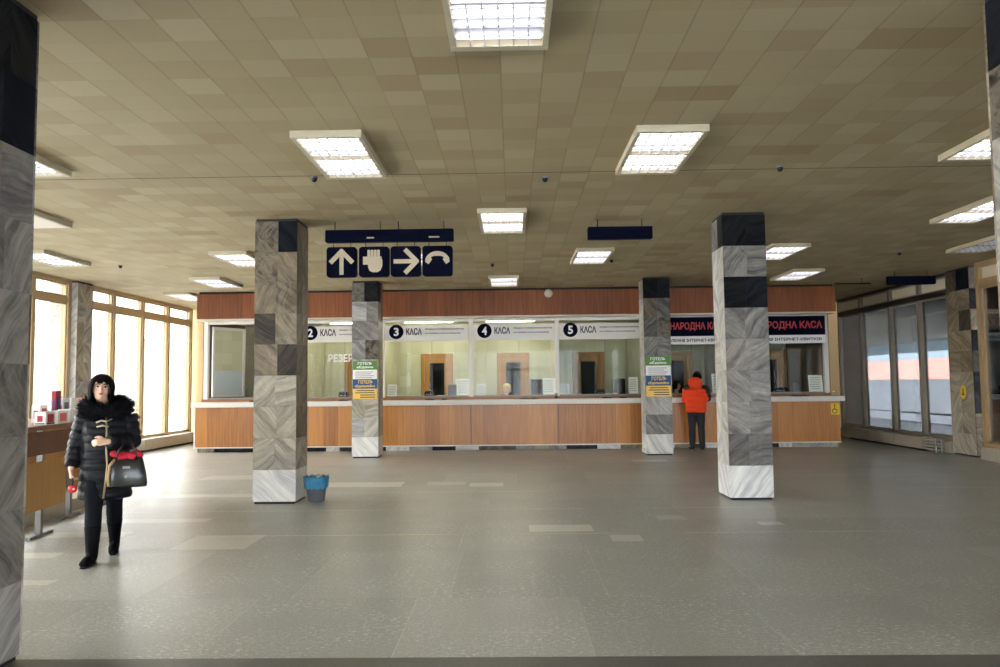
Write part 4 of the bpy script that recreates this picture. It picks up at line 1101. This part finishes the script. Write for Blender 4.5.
def man():
    t = thing('person', 'man in a bright orange hooded jacket standing at the counter, seen from behind', 'person', (4.20,17.72,0), PI-.12)
    # local frame faces -y; rotated so that he faces the counter
    hc = (-.055,-.07,1.655)
    R = Matrix.Rotation(math.radians(-28),3,'Z') @ Matrix.Rotation(math.radians(10),3,'X')
    b = MB(); P, k = head(b, hc, .225, R)
    b.loft([((0,.0,1.40),.08,.07),((-.01,-.03,1.47),.056,.06),((-.04,-.05,1.58),.054,.06)],16)
    b.loft([((0,.03,.88),.155,.11),((0,.03,1.0),.15,.11),((0,.01,1.15),.155,.115),((0,-.01,1.30),.185,.115),((0,0,1.40),.17,.09),((0,0,1.45),.09,.07)],20)
    sr, er, wr = (-.195,-.01,1.39), (-.245,-.06,1.13), (-.17,-.26,1.225)
    sl, el, wl = (.195,-.01,1.39), (.24,-.06,1.13), (.14,-.26,1.225)
    limb(b, sr, er, wr, .056,.043,.029); limb(b, sl, el, wl, .056,.043,.029)
    hand(b, wr, (.35,-1,-.05), (0,0,-1), (1,0,0), .35); hand(b, wl, (-.35,-1,-.05), (0,0,-1), (-1,0,0), .35)
    hr, kr, ar = (-.09,.03,.90), (-.105,.02,.50), (-.115,.06,.09)
    hl, kl, al = (.09,.03,.90), (.10,.02,.50), (.105,.06,.09)
    limb(b, hr, kr, ar, .09,.06,.042); limb(b, hl, kl, al, .09,.06,.042)
    for sx, a in ((-1,ar),(1,al)):
        b.loft([sk((a[0],.08,.06),.04),((a[0]+sx*.012,-.03,.05),.044,.035),((a[0]+sx*.025,-.12,.035),.035,.022)],12)
    obj('body', put(remeshed(b,.008,3), M['skin']), None, t)
    face_parts(t, P, k, R)
    solid(obj('hair', hair_cap(P, k, -.03,-.055,.05,.9,1.07), M['hair_black'], t), .01)
    # black cap with a peak
    cp = MB(); vs = []; na = 28
    for j in range(9):
        u = j/8
        for i in range(na):
            a = 2*PI*i/na; rr_ = math.sin(PI/2*(1-u*.98))
            vs.append(P(.092*rr_*math.sin(a)*k, (-.112*rr_*math.cos(a)+.006)*k, (.045+.095*math.sin(PI/2*u))*k))
    cp.add(vs, [(j*na+i,j*na+(i+1)%na,(j+1)*na+(i+1)%na,(j+1)*na+i) for j in range(8) for i in range(na)], 0, True)
    cap = solid(obj('cap', cp, M['jacket_dark'], t), .006)
    pk = MB(); top = []; 
    for q in range(13):
        a = -1.0+2.0*q/12
        top.append((P(.09*math.sin(a)*k,(-.108*math.cos(a)+.006)*k,.05*k), P(.088*math.sin(a)*k,(-.108*math.cos(a)-.075*math.cos(a*1.2))*k,.036*k)))
    pk.add([p for pr in top for p in pr], [(2*q,2*q+1,2*q+3,2*q+2) for q in range(12)], 0, True)
    solid(obj('cap_peak', pk, M['jacket_dark'], cap), .005)
    jn = MB()
    limb(jn, hr, kr, (ar[0],ar[1],.10), .108,.078,.068); limb(jn, hl, kl, (al[0],al[1],.10), .108,.078,.068)
    jn.loft([((0,.03,.80),.175,.13),((0,.03,1.0),.175,.13)],18)
    obj('jeans', put(remeshed(jn,.012,3), M['jeans']), None, t)
    for sx, a in ((-1,ar),(1,al)):
        bo = MB().loft([((a[0],.12,.045),.035,.04),((a[0],.07,.055),.046,.05),((a[0]+sx*.012,-.03,.05),.052,.042),((a[0]+sx*.024,-.12,.038),.046,.03),((a[0]+sx*.03,-.165,.032),.025,.02)],14)
        bo.loft([((a[0],.07,.05),.046,.052),((a[0],.065,.11),.048,.054)],14)
        o = obj('shoe', put(remeshed(bo,.009,3), M['black']), None, t)
        obj('sole', MB().loft([((a[0],.13,.011),.034,.011),((a[0],.05,.011),.044,.011),((a[0]+sx*.012,-.04,.011),.05,.011),((a[0]+sx*.03,-.165,.011),.028,.011)],14), M['grey'], o)
        obj('ankle_sock', MB().loft([((a[0],.06,.10),.046,.05),((a[0],.06,.135),.044,.048)],14), M['orange'], o)
    jk = MB()
    jk.loft(puffy([((0,.03,.85),.205,.16),((0,.03,.98),.215,.17),((0,.015,1.14),.21,.165),((0,0,1.28),.225,.16),((0,.005,1.38),.215,.13),((0,.0,1.47),.12,.10)],6,.024),30)
    for s_, e_, w_ in ((sr,er,wr),(sl,el,wl)):
        sv, ev, wv = Vector(s_), Vector(e_), Vector(w_)
        jk.loft(puffy([(sv,.085,.085),(sv.lerp(ev,.5),.076,.076),(ev,.068,.068),(ev.lerp(wv,.5),.068,.068),(wv.lerp(ev,.1),.05,.05)],6,.012),16)
    obj('jacket', put(remeshed(jk,.010,2), M['orange']), None, t)
    hd = MB()
    hd.loft([((0,.13,1.38),.10,.06),((.01,.15,1.45),.155,.085),((.02,.145,1.53),.165,.085),((.02,.12,1.60),.14,.075),((.02,.10,1.645),.08,.045)],20)
    obj('hood', put(remeshed(hd,.011,3), M['orange']), None, t)
    # dark yoke across the shoulders and the right upper sleeve
    yk = MB()
    yk.loft([((-.25,.02,1.405),.06,.085),((-.16,.04,1.435),.05,.125),((0,.055,1.445),.05,.135),((.16,.04,1.435),.05,.125),((.25,.02,1.405),.06,.085)],16,0,(0,0,1))
    sv, ev = Vector(sr), Vector(er)
    yk.loft([(sv+Vector((-.02,.0,.02)),.098,.1),(sv.lerp(ev,.45)+Vector((-.03,-.02,0)),.098,.098),(ev+Vector((-.02,-.02,.02)),.088,.088),(ev.lerp(Vector(wr),.4)+Vector((-.01,0,.0)),.08,.08)],16)
    obj('dark_yoke', put(remeshed(yk,.011,3), M['jacket_dark']), None, t)
    return t
man()

def clerk(label, x, y, hair, top, look, zoff=0, dark=True):
    t = thing('person', label, 'person', (x,y,0), look)
    b = MB(); P, k = head(b, (0,-.04,1.40+zoff), .22)
    z = zoff
    b.loft([((0,0,1.17+z),.075,.06),((0,-.01,1.25+z),.05,.052),((0,-.02,1.33+z),.05,.054)],16)
    b.loft([((0,.02,.52),.17,.13),((0,.02,.70+z),.16,.12),((0,0,.92+z),.15,.11),((0,0,1.08+z),.18,.105),((0,.01,1.17+z),.15,.08)],20)
    sr, er, wr = (-.18,0,1.14+z), (-.25,-.06,.92+z), (-.12,-.27,1.03)
    sl, el, wl = (.18,0,1.14+z), (.25,-.06,.92+z), (.12,-.27,1.03)
    limb(b, sr, er, wr, .05,.04,.027); limb(b, sl, el, wl, .05,.04,.027)
    hand(b, wr, (.2,-1,0), (0,0,-1), (1,0,0), .3); hand(b, wl, (-.2,-1,0), (0,0,-1), (-1,0,0), .3)
    for sx in (-1,1):
        limb(b, (sx*.09,0,.55), (sx*.1,-.40,.55), (sx*.1,-.38,.10), .085,.06,.045)
        b.loft([sk((sx*.1,-.36,.06),.04),((sx*.1,-.5,.035),.036,.025)],12)
    obj('body', put(remeshed(b,.009,3), M['skin']), None, t)
    face_parts(t, P, k)
    solid(obj('hair', hair_cap(P, k, -.09,-.12,.05,.6,1.16), M[hair], t), .014)
    bl = MB()
    bl.loft([((0,.02,.48),.19,.15),((0,.02,.70+z),.18,.14),((0,0,.92+z),.17,.13),((0,0,1.08+z),.20,.125),((0,.01,1.175+z),.155,.095),((0,.01,1.20+z),.10,.08)],22)
    limb(bl, sr, er, Vector(er).lerp(Vector(wr),.8), .07,.058,.045); limb(bl, sl, el, Vector(el).lerp(Vector(wl),.8), .07,.058,.045)
    obj('blouse', put(remeshed(bl,.012,3), M[top]), None, t)
    tr = MB()
    for sx in (-1,1): limb(tr, (sx*.09,0,.55), (sx*.1,-.40,.55), (sx*.1,-.38,.12), .1,.075,.06)
    obj('trousers', put(remeshed(tr,.014,3), M['trouser']), None, t)
    ch = thing('office_chair', label.split(' ')[0]+' clerk\'s black office chair behind the counter, under the '+('blonde' if hair == 'hair_blonde' else 'dark-haired')+' clerk', 'chair', (x,y,0), look, 'clerks\' chairs')
    ch['label'] = 'black office chair under the %s clerk' % ('blonde' if hair == 'hair_blonde' else 'dark-haired')
    obj('seat', MB().box(-.22,.22,-.2,.24,.40,.46), M['black'], ch, bevel=.02)
    obj('backrest', MB().box(-.19,.19,.22,.26,.55,.95), M['black'], ch, bevel=.015)
    obj('back_support', MB().box(-.03,.03,.245,.275,.42,.6), M['black'], ch)
    obj('gas_column', MB().cyl((0,0,.08),(0,0,.41),.03,12), M['steel'], ch)
    obj('star_base', MB().box(-.28,.28,-.025,.025,.05,.085).box(-.025,.025,-.28,.28,.05,.085), M['black'], ch)
    for cx_, cy_ in ((-.26,0),(.26,0),(0,-.26),(0,.26)):
        obj('caster', MB().cyl((cx_-.012,cy_,.026),(cx_+.012,cy_,.026),.026,12), M['black'], ch)
clerk('blonde clerk sitting behind ticket window 4', -.16, 19.45, 'hair_blonde', 'shirt_white', .5, .03)
clerk('dark-haired clerk in white behind the man in orange', 4.10, 19.35, 'hair_black', 'shirt_white', .55, .06)

# ------------------------------------------------------------------ outside
struct('exterior_ground', MB().box(-90,120,-60,200,-.75,-.45), M['snow'], 'snowy ground outside the windows', 'ground')
struct('exterior_terrace', MB().box(XW+.2,14,-8,26,-.5,-.1), M['snow'], 'snow-covered terrace outside the right windows', 'terrace')
struct('exterior_canopy', MB().box(XW+.35,21,-10,60,3.42,3.75).box(20.6,21,-10,60,3.05,3.42), M['concrete'], 'grey canopy over the platform outside the right windows', 'canopy')
struct('exterior_beam', MB().box(20.2,20.6,-10,60,2.9,3.42), M['bluegrey'], 'blue-grey canopy edge beam outside the right windows', 'beam')
bd = thing('exterior_wall', 'pink building far outside the right windows', 'building', (62,110,-.45), 0, None, 'structure')
obj('facade', MB().box(-2,30,-60,60,0,8.5), M['pink'], bd)
obj('window_band', MB().box(-2.05,-2,-50,50,5.0,6.6), M['bluegrey'], bd)
bl_ = thing('exterior_wall', 'pale building outside the left windows', 'building', (-24,18,-.45), 0, None, 'structure')
obj('facade', MB().box(-8,0,-40,40,0,5.2), M['extwall'], bl_)
obj('base_course', MB().box(0,.3,-40,40,0,2.1), M['extwall'], bl_)
rl = thing('exterior_railing', 'dark metal railing outside the right windows', 'railing', (10.9,20.6,-.1), 0, None, 'thing')
for yy in (-3.4,-1.7,0,1.7,3.4):
    obj('post', MB().cyl((0,yy,0),(0,yy,.75),.022,8), M['rail'], rl)
obj('top_rail', MB().cyl((0,-3.4,.75),(0,3.4,.75),.022,8), M['rail'], rl)
obj('lower_rail', MB().cyl((0,-3.4,.5),(0,3.4,.5),.014,8).cyl((0,-3.4,.25),(0,3.4,.25),.014,8), M['rail'], rl)
pb = thing('exterior_parapet', 'low blue-grey parapet outside beside the right pilaster', 'parapet', (11.6,19.0,-.1), 0, None, 'thing')
obj('block', MB().box(-.25,.25,-.9,.7,0,.72), M['bluegrey'], pb, bevel=.02)
obj('coping', MB().box(-.29,.29,-.94,.74,.72,.78), M['bluegrey'], pb)

struct('exterior_fence', MB().box(19.2,19.4,-5,90,-.45,1.56), M['fence'], 'pale blue-white fence outside the right windows', 'fence')
# ------------------------------------------------------------------ light
w = bpy.data.worlds.new('overcast sky'); S.world = w; w.use_nodes = True
bg = w.node_tree.nodes['Background']; bg.inputs[0].default_value = (.965,.98,1,1); bg.inputs[1].default_value = 10

S.view_settings.view_transform = 'Standard'; S.view_settings.look = 'None'
S.view_settings.gamma = 1; S.view_settings.use_curve_mapping = False
S.view_settings.exposure = .85
S.cycles.use_denoising = True
S.cycles.max_bounces = 10; S.cycles.diffuse_bounces = 5; S.cycles.transparent_max_bounces = 16
S.cycles.sample_clamp_indirect = 8
